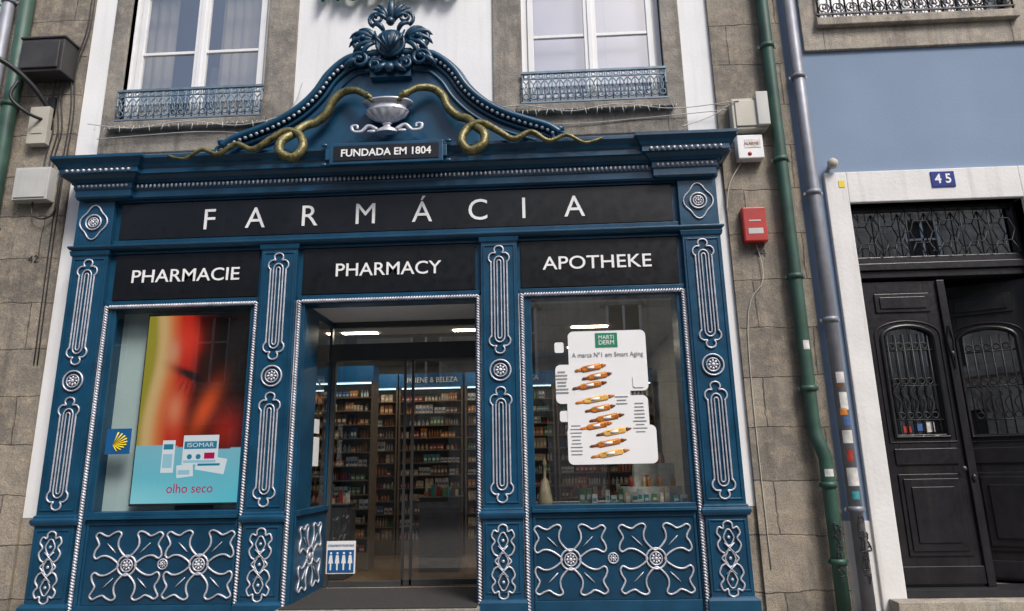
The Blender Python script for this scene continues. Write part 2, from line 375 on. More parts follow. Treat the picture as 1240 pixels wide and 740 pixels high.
prof = [(0, 5.30), (.03, 5.32), (.03, 5.41), (.05, 5.43), (.05, 5.51), (.08, 5.52), (.10, 5.56), (.15, 5.60), (.19, 5.61), (.19, 5.68), (.215, 5.70), (.23, 5.74), (.27, 5.79), (.285, 5.80), (.285, 5.84), (0, 5.87)]
b.mould(-6.56, 2.44, -.33, prof)
for a, c in ((-6.53, -5.78), (1.62, 2.41)): b.mould(a, c, -.40, [(p, z+.004) for p, z in prof], -.1)
b.make('cornice', BLUE, SH)
sv = M()
for i in range(118):
    x = -5.68+i*.062
    if x < 1.52: sv.blob((x, -.395, 5.47), (.021, .018, .032), nu=6, nv=4)
def beadline(x0, x1, y, z, r, st):
    n = int((x1-x0)/st)
    for i in range(n+1): sv.blob((x0+(x1-x0)*i/n, y, z), (r, r, r), nu=6, nv=4)
for a, c in ((-6.5, -5.81), (1.65, 2.38)):
    beadline(a, c, -.455, 5.47, .024, .062); beadline(a-.1, c+.1, -.6, 5.645, .026, .075)
sv.make('cornice_beads', SILVER, SH)

# rope frames, mouldings, ornaments
sv = M()
def rope(x, z0, x2=None, z2=None, y=-.285):
    L = math.hypot((x2 or x)-x, (z2 or z0)-z0); n = int(L/.036)
    vert = abs((x2 if x2 is not None else x)-x) < 1e-6
    Rm = Matrix.Rotation(radians(38 if vert else -52), 3, 'Y')
    for i in range(n+1):
        t = i/n; sv.blob((x+((x2 if x2 is not None else x)-x)*t, y, z0+((z2 if z2 is not None else z0)-z0)*t), (.037, .026, .016), Rm, 6, 4)
for a, c in BAYS:
    rope(a+.055, -.3, a+.055, 3.735); rope(c-.045, -.3, c-.045, 3.735); rope(a+.09, 3.735, c-.08, 3.735)
    for xx in (a+.012, c-.008): sv.tube([(xx, -.262, -.32), (xx, -.262, 3.76)], .008, 6)
sv.make('silver_rope_frames', SILVER, SH)
sv = M()
def loop(pts, y, r=.014, n=5): sv.tube([(p.x, y, p.y) for p in catmull([(q[0], q[1], 0) for q in pts], n, True)], r, 6, True, .9)
def long_orn(cx, z0, z1, y):
    e = [(0, 0), (.05, .02), (.062, .065), (.045, .10), (.09, .10), (.132, .135), (.138, .19), (.112, .235), (.108, .31)]
    P = [(cx+x, z1-d) for x, d in e]+[(cx+x, z0+d) for x, d in e[::-1]]+[(cx-x, z0+d) for x, d in e[1:]]+[(cx-x, z1-d) for x, d in e[::-1][:-1]]
    loop(P, y, .0115, 4)
    for hw, d, r in ((.066, .15, .010), (.026, .20, .009)):
        Q = [(cx+hw*sin(a), z1-d-hw*1.2+hw*1.2*cos(a)) for a in [i*pi/8-pi/2 for i in range(9)]]+[(cx-hw*sin(a), z0+d+hw*1.2-hw*1.2*cos(a)) for a in [i*pi/8-pi/2 for i in range(9)]]
        sv.tube([(x, y, z) for x, z in Q], r, 6, True, .9)
def rosette(cx, y, cz, R, rings=True):
    if rings: sv.ring((cx, y, cz), R, .012, 24); sv.ring((cx, y, cz), R*.62, .009, 20)
    for i in range(8):
        a = i*pi/4; sv.blob((cx+R*.36*cos(a), y, cz+R*.36*sin(a)), (R*.17, .012, R*.12), Matrix.Rotation(-a, 3, 'Y'), 8, 4)
    sv.blob((cx, y-.008, cz), (R*.2, .018, R*.2))
XQ = [(.24, .0), (.38, .16), (.58, .27), (.76, .28), (.92, .20), (1.0, .30), (.96, .46), (.88, .60), (.93, .74), (1.0, .88), (.90, .97), (.76, .90), (.62, .86), (.50, .94), (.34, 1.0), (.24, .92), (.30, .76), (.30, .56), (.17, .36), (0, .24)]
def x_orn(cx, cz, hw, hh, y, axis='x'):
    P = [(a, b_) for a, b_ in XQ]+[(-a, b_) for a, b_ in XQ[::-1][1:]]+[(-a, -b_) for a, b_ in XQ[1:]]+[(a, -b_) for a, b_ in XQ[::-1][1:-1]]
    P = catmull([(a, b_, 0) for a, b_ in P], 3, True)
    if axis == 'x': T = lambda a, b_: (cx+a*hw, y, cz+b_*hh)
    else: T = lambda a, b_: (cx, y+a*hw, cz+b_*hh)
    sv.tube([T(p.x, p.y) for p in P], .0125, 6, True)
    if axis == 'x': rosette(cx, y, cz, .12)
    else: sv.ring((cx, y, cz), .12, .014, 20, 'x'); sv.blob((cx, y, cz), (.02, .05, .05))
    for sx in (1, -1):
        for sz in (1, -1):
            sv.tube([T(sx*t, sz*t*1.02) for t in (.36, .46, .56, .64)], [.004, .009, .007, .003], 6)
def base_orn(cx, z0, z1, y):
    h = z1-z0; zc = (z0+z1)/2
    e = [(0, .5), (.05, .47), (.06, .40), (.11, .42), (.14, .34), (.10, .27), (.14, .19), (.11, .10), (.06, .06), (.10, 0)]
    P = [(cx+x, zc+t*h) for x, t in e]+[(cx+x, zc-t*h) for x, t in e[::-1][1:]]+[(cx-x, zc-t*h) for x, t in e[1:]]+[(cx-x, zc+t*h) for x, t in e[::-1][1:-1]]
    loop(P, y, .0115, 4)
    for t in (-.28, 0, .28):
        Q = [(cx+.055*sin(a)*(1+.15*cos(4*a)), zc+t*h+.095*cos(a)) for a in [i*pi/8 for i in range(16)]]
        sv.tube([(x, y, z) for x, z in Q], .009, 6, True); sv.blob((cx, y, zc+t*h), (.02, .012, .02))
    for t in (-.14, .14):
        sv.tube([(cx-.06, y-.005, zc+t*h-.06), (cx, y-.005, zc+t*h), (cx+.06, y-.005, zc+t*h+.06)], .008, 6)
        sv.tube([(cx+.06, y-.007, zc+t*h-.06), (cx, y-.007, zc+t*h), (cx-.06, y-.007, zc+t*h+.06)], .008, 6)
for a, c in PX:
    cx = (a+c)/2
    long_orn(cx, 2.94, 4.42, -.335); long_orn(cx, 1.06, 2.50, -.335); rosette(cx, -.335, 2.72, .135); base_orn(cx, -.06, .80, -.335)
for cx in (-6.3, 2.18):
    rosette(cx, -.345, 4.97, .11)
    P = [(cx+.18*cos(a)*(1+.12*cos(4*a)), 4.97+.23*sin(a)*(1+.12*cos(4*a))) for a in [i*pi/16 for i in range(32)]]
    sv.tube([(x, -.342, z) for x, z in P], .011, 6, True)
for cx in (-5.33, -4.40, .27, 1.31): x_orn(cx, .37, .44, .41, -.255)
for cx in (-4.865, .79): rosette(cx, -.255, .38, .085, False); sv.ring((cx, -.255, .38), .06, .01, 14)
x_orn(-3.198, .38, .42, .41, .37, 'y')
sv.make('silver_ornaments', SILVER, SH)
b = M()
for (a, c) in (BAYS[0], BAYS[2]): b.box(a+.165, c-.135, -.244, -.242, -.095, .855)
b.make('base_panel_fields', BLUED, SH)

# pediment
cx0 = -2.09
half = [(0, 7.44), (.48, 7.42), (.70, 7.34), (.93, 7.12), (1.10, 6.85), (1.32, 6.62), (1.62, 6.42), (1.95, 6.28), (2.25, 6.17), (2.42, 6.05)]
hp = catmull([(a, z, 0) for a, z in half], 6)
R_ = [(cx0+p.x, p.y) for p in hp]; L_ = [(cx0-p.x, p.y) for p in hp][::-1]
line = L_+R_[1:]
b = M()
for i in range(len(line)-1):
    (xa, za), (xb, zb) = line[i], line[i+1]
    b.add([(xa, -.30, 5.8), (xb, -.30, 5.8), (xb, -.30, zb), (xa, -.30, za), (xa, -.01, za), (xb, -.01, zb)], [(0, 1, 2, 3), (3, 2, 5, 4)])
def off(ln, d):
    o = []
    for i in range(len(ln)):
        a = Vector(ln[max(i-1, 0)]); c = Vector(ln[min(i+1, len(ln)-1)]); t = (c-a).normalized(); o.append((ln[i][0]+t.y*d, ln[i][1]-t.x*d))
    return o
b.tube([(x, -.38, z) for x, z in line], .055, 8)
b.tube([(x, -.30, z) for x, z in off(line, -.05)], .04, 8)
b.tube([(x, -.32, z) for x, z in off(line, .12)], .03, 8)
b.tube([(x, -.31, z) for x, z in off(line, .24)], .028, 8)
for s_ in (-1, 1):
    X = cx0+s_*2.42; Z = 6.0
    sp = [(X+s_*(.02+.13*(1-t/22)*cos(t*.55+1.2)), -.36, Z+.0+.13*(1-t/22)*sin(t*.55+1.2)) for t in range(20)]
    b.tube(sp, [.04-.0012*t for t in range(20)], 8)
    b.box(min(X, X+s_*.9), max(X, X+s_*.9), -.34, -.01, 5.8, 5.93)
b.make('pediment', BLUE, SH)
sv = M()
bl = off(line, .06); acc = 0
for i in range(1, len(bl)):
    d = math.hypot(bl[i][0]-bl[i-1][0], bl[i][1]-bl[i-1][1]); acc += d
    while acc > .085:
        acc -= .085; t = 1-acc/max(d, 1e-6); sv.blob((bl[i-1][0]+(bl[i][0]-bl[i-1][0])*t, -.385, bl[i-1][1]+(bl[i][1]-bl[i-1][1])*t), (.030, .026, .030), nu=8, nv=5)
sv.make('pediment_beads', mat('pale_bead_paint', (.36, .42, .50), .4, metal=.2, var=.25, ns=9), SH)

# carved crest
b = M(); cy = -.42
b.blob((cx0, cy-.02, 7.55), (.17, .10, .23), nu=16, nv=10); b.ring((cx0, cy-.03, 7.55), .2, .03, 24)
for i in range(5):
    a = (i-2)*.11; b.tube([(cx0, cy-.09, 7.39), (cx0+a*.8, cy-.14, 7.57), (cx0+a*1.0, cy-.08, 7.73)], [.015, .022, .012], 6)
def leaf(x, z, ang, L, wd, curl=.5, y=cy):
    P = []; R = []; a = ang; px, pz = x, z
    n = 9
    for i in range(n):
        P.append((px, y-.05*sin(i/(n-1)*pi), pz)); R.append(wd*(.35+sin(min(1, (i+.8)/n)*pi)*.75)*(1 if i < n-1 else .4))
        px += L/n*sin(a); pz += L/n*cos(a); a += curl/n*(1+i*.25)
    b.tube(P, R, 8, flat=.6)
    b.tube([(p[0], p[1]-wd*.5, p[2]) for p in P[1:-1]], wd*.16, 5)
def volute(x, z, r, s_, st=0, y=cy, th=.04, turns=1.6):
    n = 26; P = []; R = []
    for i in range(n):
        t = i/(n-1); a = st+turns*2*pi*t; rr = r*(1-t*.82); P.append((x+s_*rr*cos(a), y-.06*t, z+rr*sin(a))); R.append(th*(1-.45*t))
    b.tube(P, R, 8); b.blob((x, y-.07, z), (r*.25, .05, r*.25))
for s_ in (-1, 1):
    volute(cx0+s_*.40, 7.64, .17, s_, -1.4); volute(cx0+s_*.45, 7.30, .15, s_, -.6); volute(cx0+s_*.22, 7.98, .12, s_, -1.2, th=.03)
    volute(cx0+s_*.22, 7.22, .10, -s_, .5, th=.03)
    for an, L, wd in ((.5, .44, .045), (.85, .52, .05), (1.2, .52, .045), (1.6, .50, .042), (2.0, .42, .04)):
        leaf(cx0+s_*.2, 7.60, s_*an, L, wd, s_*.9)
    for an, L in ((.22, .40), (.5, .38), (.8, .30)): leaf(cx0+s_*.04, 7.94, s_*an, L, .034, s_*.6)
    leaf(cx0+s_*.42, 7.32, s_*1.7, .36, .045, s_*.8); leaf(cx0+s_*.10, 7.75, s_*.35, .30, .04, s_*1.2)
    leaf(cx0+s_*.05, 7.25, s_*2.5, .28, .045, -s_*.5)
leaf(cx0, 7.92, 0, .48, .05, 0); b.blob((cx0, cy-.06, 7.90), (.07, .06, .07)); b.blob((cx0, cy-.04, 8.37), (.05, .045, .05)); b.blob((cx0, cy-.05, 7.15), (.08, .05, .08))
b.box(cx0-.3, cx0+.3, -.40, -.2, 7.04, 7.5)
b.make('carved_crest', BLUED, SH)

# urn
b = M(); u = (-2.11, -.44, 6.15)
b.lathe(u, [(.15, -.02), (.15, .02), (.11, .05), (.06, .08), (.05, .12), (.08, .14), (.05, .16)], 24)
b.lathe(u, [(.06, .16), (.16, .20), (.26, .27), (.30, .35)], 84, .06, 14)
b.lathe(u, [(.29, .35), (.31, .37), (.28, .39), (.27, .44), (.30, .48), (.36, .50), (.37, .53), (.34, .54)], 32)
for s_ in (-1, 1):
    P = [(u[0]+s_*(.14), -.46, 6.18), (u[0]+s_*.26, -.46, 6.26), (u[0]+s_*.36, -.46, 6.16), (u[0]+s_*.48, -.46, 6.17), (u[0]+s_*.50, -.46, 6.26), (u[0]+s_*.43, -.46, 6.27), (u[0]+s_*.42, -.46, 6.21)]
    Q = catmull(P, 5); b.tube(Q, [.035-.018*i/len(Q) for i in range(len(Q))], 8); b.blob((u[0]+s_*.22, -.47, 6.15), (.07, .03, .03))
b.v = [(x, u[1]+(y-u[1])*.5, 6.12+(z-6.12)*.84) for x, y, z in b.v]
b.make('urn_sculpture', SILVER)
# snakes
def snake(mir):
    P0 = [(-5.35, 5.98, .69), (-5.1, 5.92, .69), (-4.85, 6.05, .69), (-4.6, 5.97, .70), (-4.35, 6.12, .69), (-4.1, 6.02, .69), (-3.85, 6.17, .67), (-3.62, 6.29, .64), (-3.42, 6.22, .64), (-3.36, 6.02, .70), (-3.5, 5.87, .74), (-3.69, 5.96, .74), (-3.68, 6.13, .70), (-3.5, 6.25, .60), (-3.35, 6.36, .5), (-3.17, 6.42, .45), (-3.03, 6.56, .44), (-2.95, 6.75, .44), (-2.8, 6.88, .44), (-2.62, 6.90, .50), (-2.49, 6.83, .54)]
    Q = []
    for x, z, d in P0:
        k = (9-d)/8.7; x2 = x*k; z2 = 1.5+(z-1.5)*k
        if mir: x2 = -4.22-x2
        Q.append((x2, -d, z2))
    C = catmull(Q, 7); n = len(C); R = [.018+.044*min(1, i/n*2.2) if i < n*.85 else .062-.018*(i-n*.85)/(n*.15) for i in range(n)]
    m = M(); m.tube(C, R, 10)
    h = C[-1]; d = (C[-1]-C[-4]).normalized(); Rm = Vector((1, 0, 0)).rotation_difference(d).to_matrix()
    m.blob(h+d*.06, (.12, .06, .05), Rm, 12, 8); m.blob(h+d*.11-Vector((0, 0, .035)), (.08, .04, .018), Rm, 10, 6)
    m.blob(h+d*.07+Vector((0, -.055, .02)), (.016, .016, .016))
    m.make('snake_sculpture', BRONZE)
snake(False); snake(True)
# plaque
p = empty('founding_plaque')
b = M(); b.box(-2.84, -1.27, -.68, -.60, 5.545, 5.865)
for s_ in (-1, 1):
    b.box(cx0+.03+s_*.80-.04, cx0+.03+s_*.80+.04, -.675, -.60, 5.62, 5.79)
    b.blob((cx0+.03+s_*.86, -.66, 5.56), (.05, .02, .03)); b.blob((cx0+.03+s_*.86, -.66, 5.85), (.05, .02, .03))
b.make('frame', BLUE, p, bevel=.012)
b = M(); b.box(-2.78, -1.33, -.69, -.672, 5.595, 5.815); b.make('board', BLACKS, p)
text('lettering', 'FUNDADA EM 1804', cx0+.035, -.694, 5.70, .15, WHITEL, p, 1.24, bold=.003)
def board(name, x0, x1, z0, z1, y=-.262):
    p = empty(name); m = M(); m.box(x0, x1, y, -.2, z0, z1); m.make('board', BLACKS, p, bevel=.004); return p
p = board('pharmacy_sign', -5.95, 1.84, 4.715, 5.255, -.272)
for ch, x in zip('FARMÁCIA', (-4.66, -3.99, -3.225, -2.42, -1.62, -.84, -.20, .50)):
    t = text('letter_'+('aacute' if ch == 'Á' else ch), ch, x, -.278, 4.985, .44, WHITEL, p)
    t.scale.x = .97; t.data.align_y = 'BOTTOM_BASELINE'; t.location.z = 4.83
for nm, a, c, s_, l0, l1 in (('pharmacy_sign', -5.95, -3.90, 'PHARMACIE', -5.70, -4.17), ('pharmacy_sign', -3.27, -.88, 'PHARMACY', -2.82, -1.36), ('pharmacy_sign', -.26, 1.86, 'APOTHEKE', .04, 1.51)):
    p = board(nm, a, c, 3.835, 4.49)
    text('lettering', s_, (l0+l1)/2, -.266, 4.16, .262, WHITEL, p, l1-l0, bold=.0015)

# glazing
def pane(name, x0, x1, z0, z1, y, m, par=SH):
    g = M(); g.add([(x0, y, z0), (x1, y, z0), (x1, y, z1), (x0, y, z1)], [(0, 1, 2, 3)]); return g.make(name, m, par)
pane('display_glass', -5.92, -3.93, 1.02, 3.70, -.225, GLASSI); pane('display_glass', -.19, 1.84, 1.02, 3.70, -.225, GLASSD)
b = M()
b.box(-3.29, -3.205, -.2, 1.05, -.14, .93); b.box(-3.31, -3.17, -.2, 1.05, .93, 1.0); b.box(-3.26, -3.215, .98, 1.06, 1, 3.72); b.box(-3.26, -3.215, -.2, -.14, 1, 3.72)
b.box(-3.26, -3.215, -.14, .98, 3.62, 3.72)
b.box(-.89, -.84, .36, 1.05, -.14, 3.72)
b.make('entrance_side_panels', BLUE, SH, bevel=.005)
g = M(); g.add([(-3.235, -.14, 1), (-3.235, .98, 1), (-3.235, .98, 3.62), (-3.235, -.14, 3.62)], [(0, 1, 2, 3)]); g.make('entrance_side_glass', GLASSD, SH)
b = M(); b.box(-3.34, -.8, -.24, 1.1, 3.71, 3.80); b.make('entrance_soffit', STUCCO, SH)
b = M(); b.box(-3.3, -.84, -.50, 1.05, -.5, -.13); b.make('entrance_step', GRANP, SH, bevel=.01)
b = M(); b.box(-3.26, -.87, -.49, .9, -.128, -.115); b.make('door_mat', MAT_, bevel=.004)
d = empty('automatic_door')
b = M(); b.box(-3.21, -.89, .96, 1.12, 3.10, 3.36); b.box(-3.21, -3.15, 1.0, 1.08, -.12, 3.1); b.box(-.95, -.89, 1.0, 1.08, -.12, 3.1)
b.box(-3.21, -.89, 1.0, 1.08, 3.62, 3.71)
for x in (-2.10, -1.98, -1.0): b.box(x-.02, x+.02, 1.09, 1.13, -.12, 3.1)
b.box(-2.12, -.95, 1.09, 1.13, -.12, -.04); b.box(-3.15, -2.1, 1.03, 1.07, -.12, -.05)
b.make('frame', ALU, d, bevel=.004)
pane('transom_glass', -3.2, -.9, 3.3, 3.64, 1.04, GLASSD, d); pane('sliding_glass', -2.1, -.95, -.05, 3.1, 1.11, glass('sliding_glass', .20, (.85, .89, .88)), d); pane('fixed_glass', -3.15, -2.1, -.05, 3.1, 1.05, GLASSI, d)

# priority notice
p = empty('priority_notice')
b = M(); b.box(-3.17, -2.75, .99, 1.0, .06, .50); b.make('backing', PAPER, p)
b = M(); b.box(-3.15, -2.77, .982, .99, .08, .38); b.make('blue_field', SIGNB, p)
text('lettering', 'ATENDIMENTO PRIORITÁRIO', -2.96, .984, .44, .04, SIGNB, p, .38, .001)
b = M()
for i in range(4):
    x = -3.10+i*.093; b.blob((x, .98, .335), (.017, .004, .017)); b.prism([(x-.018, .31), (x+.018, .31), (x+.032, .20), (x+.012, .20), (x+.01, .11), (x-.01, .11), (x-.012, .20), (x-.032, .20)], .976, .981)
b.make('pictograms', PAPER, p)
p = M(); p.box(-3.232, -3.228, .36, .62, 1.55, 1.95); p.box(-3.232, -3.228, .36, .60, 2.0, 2.2); p.make('paper_notice', PAPER)

# ---------------- shop interior
I = empty('shop_interior')
b = M(); b.box(-6.7, 2.4, 1.05, 6.9, -.5, -.135); b.make('floor', FLOORI, I)
b = M(); b.box(-6.7, 2.4, .36, 6.9, 3.76, 3.86); b.make('ceiling', CEILI, I)
b = M(); b.box(-6.7, 2.4, 6.0, 6.1, -.13, 3.76); b.box(-6.68, -6.6, .36, 6, -.13, 3.76); b.box(2.3, 2.38, .36, 6, -.13, 3.76); b.make('walls', ROOMW, I)
b = M()
b.box(-5.98, -3.88, .02, .05, 1.0, 3.75); b.box(-6.0, -5.96, -.2, .45, 1.0, 3.7)
b.make('display_back_panel', TEALP, I)
b = M(); b.box(-5.98, -3.88, -.2, .45, .98, 1.0); b.box(-.25, 1.9, -.02, .9, .6, 1.0); b.make('display_floor', PAPER, I)
b = M()
for x in (-5.0, -3.1, -1.2, .8):
    for y in (2.1, 4.1): b.add([(x-.3, y-.08, 3.752), (x+.3, y-.08, 3.752), (x+.3, y+.08, 3.752), (x-.3, y+.08, 3.752)], [(3, 2, 1, 0)])
b.make('ceiling_lamp', LAMP)
def shelf_unit(x0, x1, y, z1, rows=12, depth=.4):
    p = empty('product_shelf'); m = M(); z0 = -.13
    ya, yb = (y, y+depth)
    m.box(x0, x1, yb-.03, yb, z0, z1); m.box(x0, x0+.03, ya, yb-.03, z0, z1); m.box(x1-.03, x1, ya, yb-.03, z0, z1); m.box(x0+.03, x1-.03, ya, yb-.03, z0, z0+.25)
    nb = int((x1-x0)/.8)
    for k in range(1, nb): m.box(x0+(x1-x0)*k/nb-.015, x0+(x1-x0)*k/nb+.015, ya-.005, yb-.03, z0, z1)
    hh = (z1-z0-.3)/rows
    q = M()
    for r in range(rows):
        zz = z0+.25+hh*r; m.box(x0+.03, x1-.03, ya+.01, yb-.03, zz, zz+.018)
        x = x0+.05
        pal = random.choice([[0, 0, 1, 2], [0, 1, 1, 7], [2, 2, 3, 1], [0, 4, 5, 0], [0, 6, 1, 0], [7, 1, 2, 0], [3, 0, 1, 2]])
        while x < x1-.12:
            wd = random.uniform(.035, .09); ht = random.uniform(.35, .78)*hh; q.k = random.choice(pal) if random.random() < .8 else random.randrange(8); rep = random.choice([2, 3, 4, 5])
            sh = random.random()
            for k in range(rep):
                if x > x1-.12: break
                dy = random.uniform(0, .03)
                if sh < .45: q.lathe((x+wd/2, ya+.12+dy, zz+.019), [(wd*.40, 0), (wd*.40, ht*.65), (wd*.16, ht*.75), (wd*.16, ht)], 7)
                else:
                    q.box(x, x+wd*.86, ya+.05+dy, ya+.16+dy, zz+.019, zz+.019+ht)
                    kk = q.k; q.k = 0 if kk else 5; q.box(x+wd*.1, x+wd*.76, ya+.047+dy, ya+.049+dy, zz+.019+ht*.25, zz+.019+ht*.55); q.k = kk
                x += wd
            x += random.choice([0, .01, .03])
    m.make('shelving', SHELF, p); q.make('products', PRODS, p)
    lamps = M(); lamps.box(x0+.05, x1-.05, ya+.02, ya+.05, z1-.03, z1-.01); lamps.make('shelf_light', LAMPC, p)
    h = M(); h.box(x0, x1, ya-.03, yb, z1, z1+.28); h.make('header', SIGNB, p)
    return p
shelf_unit(-5.9, -3.0, 2.7, 3.0); shelf_unit(-4.6, -2.98, 4.6, 3.1); shelf_unit(-2.95, -1.65, 4.6, 3.1)
p = shelf_unit(-1.6, .2, 4.6, 3.1); shelf_unit(.25, 2.2, 4.6, 3.1)
text('header_text', 'HIGIENE & BELEZA', -2.3, 4.565, 3.24, .15, PAPER, p, 1.1); text('header_text', 'DERMOCOSMÉTICA', -.7, 4.565, 3.24, .15, PAPER, p, 1.2)
def gondola(x0, x1, y0, h):
    p = empty('display_counter'); m = M(); m.box(x0, x1, y0, y0+.5, -.13, h); m.box(x0-.03, x1+.03, y0-.03, y0+.53, h, h+.03); m.make('counter', DARKBOX, p, bevel=.01)
    q = M()
    for i in range(30):
        q.k = random.randrange(8); x = random.uniform(x0, x1-.1); yy = random.uniform(y0, y0+.4); q.box(x, x+.06, yy, yy+.05, h+.03, h+.03+random.uniform(.06, .2))
    q.make('products', PRODS, p)
gondola(-2.1, -1.45, 2.4, 1.0); gondola(-4.0, -3.1, 1.7, .95); gondola(.4, 1.6, 2.4, .95)
# window display objects
q = M()
q.lathe((-.02, .1, 1.0), [(.09, 0), (.10, .05), (.05, .3), (.02, .34), (.02, .5), (.035, .52), (.01, .6)], 16); q.make('display_bottle', PRODS[1])
q = M()
for i in range(16):
    x = .42+i*.085+random.uniform(-.01, .01)
    if .62 < x < .68: continue
    q.k = random.choice([0, 0, 4, 0, 1, 6]); y = random.uniform(-.1, .15); h = random.uniform(.08, .22); wdt = random.uniform(.05, .09)
    q.box(x, x+wdt, y, y+.06, 1.0, 1.0+h); kk = q.k; q.k = 4 if kk == 0 else 0; q.box(x+.008, x+wdt-.008, y-.004, y, 1.0+h*.3, 1.0+h*.6); q.k = kk
q.make('product_box', PRODS, bevel=.003)
q = M(); q.k = 0; q.box(1.0, 1.78, .25, .50, 1.0, 1.2); q.box(1.2, 1.75, .505, .7, 1.0, 1.5)
for i in range(14):
    x = 1.1+random.random()*.6; z = random.choice([1.2, 1.5]); q.k = random.choice([1, 2, 3, 7, 0]); q.lathe((x, .3 if z < 1.3 else .6, z), [(.03, 0), (.035, .05), (.03, .10), (.012, .12), (.012, .15)], 9)
q.make('display_riser', PRODS)
p = empty('scallop_shell_sign')
b = M(); b.box(-5.80, -5.47, -.24, -.232, 1.75, 2.08); b.make('plate', SIGNB, p)
b = M()
for i in range(9):
    a = -1.25+i*2.5/8; b.tube([(-5.70, -.244, 1.87), (-5.70+.19*cos(a), -.244, 1.91+.13*sin(a))], [.004, .011], 5)
b.make('shell', YEL, p)

# television screen
T = empty('advertising_screen')
b = M(); b.box(-5.49, -3.925, -.10, -.03, 1.08, 3.66); b.box(-4.9, -4.4, -.04, .0, 1.0, 1.12); b.make('casing', IRON, T, bevel=.008)
def ss(a, b_, x):
    t = max(0, min(1, (x-a)/(b_-a))); return t*t*(3-2*t)
def lerp(a, b_, t): return [a[i]+(b_[i]-a[i])*t for i in range(3)]
def G2(u, v, cu, cv, su, sv_, rot=0):
    du, dv = u-cu, v-cv; a = du*cos(rot)+dv*sin(rot); b_ = -du*sin(rot)+dv*cos(rot); return math.exp(-(a/su)**2-(b_/sv_)**2)
def img(u, v):
    if v < .285+.012*sin(u*5+1):
        t = v/.285; c = lerp((.09, .50, .62), (.20, .46, .56), t); c = lerp(c, (.55, .85, .9), ss(.45, 1, 1-t)*.35*(1-u))
        return c
    w = (v-.285)/.715
    e = u+.04*sin(w*5+1)
    c = lerp((.30, .25, .02), (.60, .38, .16), ss(.03, .11, e)); c = lerp(c, (.60, .15, .04), ss(.12, .24, e)); c = lerp(c, (.50, .015, .004), ss(.20, .33, e))
    c = lerp(c, (.03, .003, .002), ss(.40, .54, e+.04*w)); c = lerp(c, (.004, .002, .002), ss(.52, .68, e))
    c = lerp(c, (.66, .03, .01), .9*G2(u, w, .38, .80, .11, .13, .5)); c = lerp(c, (.55, .34, .22), .5*G2(u, w, .26, .72, .06, .10))
    c = lerp(c, (.01, .004, .004), min(1, 1.3*G2(u, w, .45, .53, .17, .035, -.35))); c = lerp(c, (.02, .006, .004), .9*G2(u, w, .58, .62, .10, .10))
    for k in range(5): c = lerp(c, (.01, .004, .004), .8*G2(u, w, .36+.05*k, .455-.012*k, .008, .05, -.5+.15*k))
    c = lerp(c, (.70, .08, .015), .9*G2(u, w, .60, .27, .08, .20, -.5)); c = lerp(c, (.70, .26, .12), .7*G2(u, w, .32, .28, .08, .13)); c = lerp(c, (.40, .015, .008), .7*G2(u, w, .80, .12, .14, .16))
    return c
nu_, nv_ = 90, 160; vs = []; cs = []
for j in range(nv_+1):
    for i in range(nu_+1):
        u_, v_ = i/nu_, j/nv_; vs.append((-5.47+1.50*u_, -.104, 1.11+2.52*v_)); cs.append(img(u_, v_))
fs = [(j*(nu_+1)+i, j*(nu_+1)+i+1, (j+1)*(nu_+1)+i+1, (j+1)*(nu_+1)+i) for j in range(nv_) for i in range(nu_)]
me = bpy.data.meshes.new('picture'); me.from_pydata(vs, [], fs); at = me.color_attributes.new('Col', 'FLOAT_COLOR', 'POINT')
at.data.foreach_set('color', [x for c in cs for x in (c[0], c[1], c[2], 1)])
m, nt, out = new_mat('screen_picture'); pb = N(nt, 'ShaderNodeBsdfPrincipled'); nt.links.new(pb.outputs[0], out.inputs[0]); ca = N(nt, 'ShaderNodeVertexColor', layer_name='Col')
pb.inputs['Base Color'].default_value = (.01, .01, .01, 1); pb.inputs['Roughness'].default_value = .2; nt.links.new(ca.outputs[0], pb.inputs['Emission Color']); pb.inputs['Emission Strength'].default_value = .95
pb.inputs['Specular IOR Level'].default_value = .1; m.cycles.emission_sampling = 'NONE'
me.materials.append(m); ob = bpy.data.objects.new('picture', me); S.collection.objects.link(ob); ob.parent = T
EW = emit('screen_white', (.8, .85, .9), .85); EB = emit('screen_teal', (.03, .22, .36), .9); ER = emit('screen_magenta', (.5, .01, .1), .9); EL = emit('screen_pale_blue', (.35, .6, .72), .9)
b = M(); b.box(-4.82, -4.34, -.108, -.105, 1.60, 1.98); b.box(-5.10, -4.93, -.108, -.105, 1.50, 1.92); b.box(-4.88, -4.66, -.110, -.107, 1.44, 1.60, Matrix.Rotation(radians(-6), 3, 'Y'))
b.box(-4.62, -4.22, -.113, -.111, 1.50, 1.70, Matrix.Rotation(radians(10), 3, 'Y')); b.make('boxes', EW, T)
b = M(); b.box(-4.80, -4.36, -.1165, -.1145, 1.80, 1.90); b.box(-5.08, -4.95, -.1165, -.1145, 1.80, 1.87); b.box(-4.6, -4.3, -.1165, -.1145, 1.58, 1.61)
for x in (-4.72, -4.60): b.blob((x, -.115, 1.70), (.035, .003, .035))
b.make('box_print', EB, T)
b = M(); b.box(-5.08, -4.95, -.1165, -.1145, 1.56, 1.74); b.box(-4.80, -4.36, -.1165, -.1145, 1.62, 1.655); b.box(-4.86, -4.70, -.1165, -.1145, 1.47, 1.53); b.make('box_tint', EL, T)
b = M(); b.box(-4.52, -4.38, -.1165, -.1145, 1.67, 1.75); b.make('box_accent', ER, T)
text('box_text', 'ISOMAR', -4.58, -.118, 1.85, .08, EW, T, .36, .0005)
text('caption', 'olho seco', -4.68, -.112, 1.29, .17, ER, T, .62, .001)

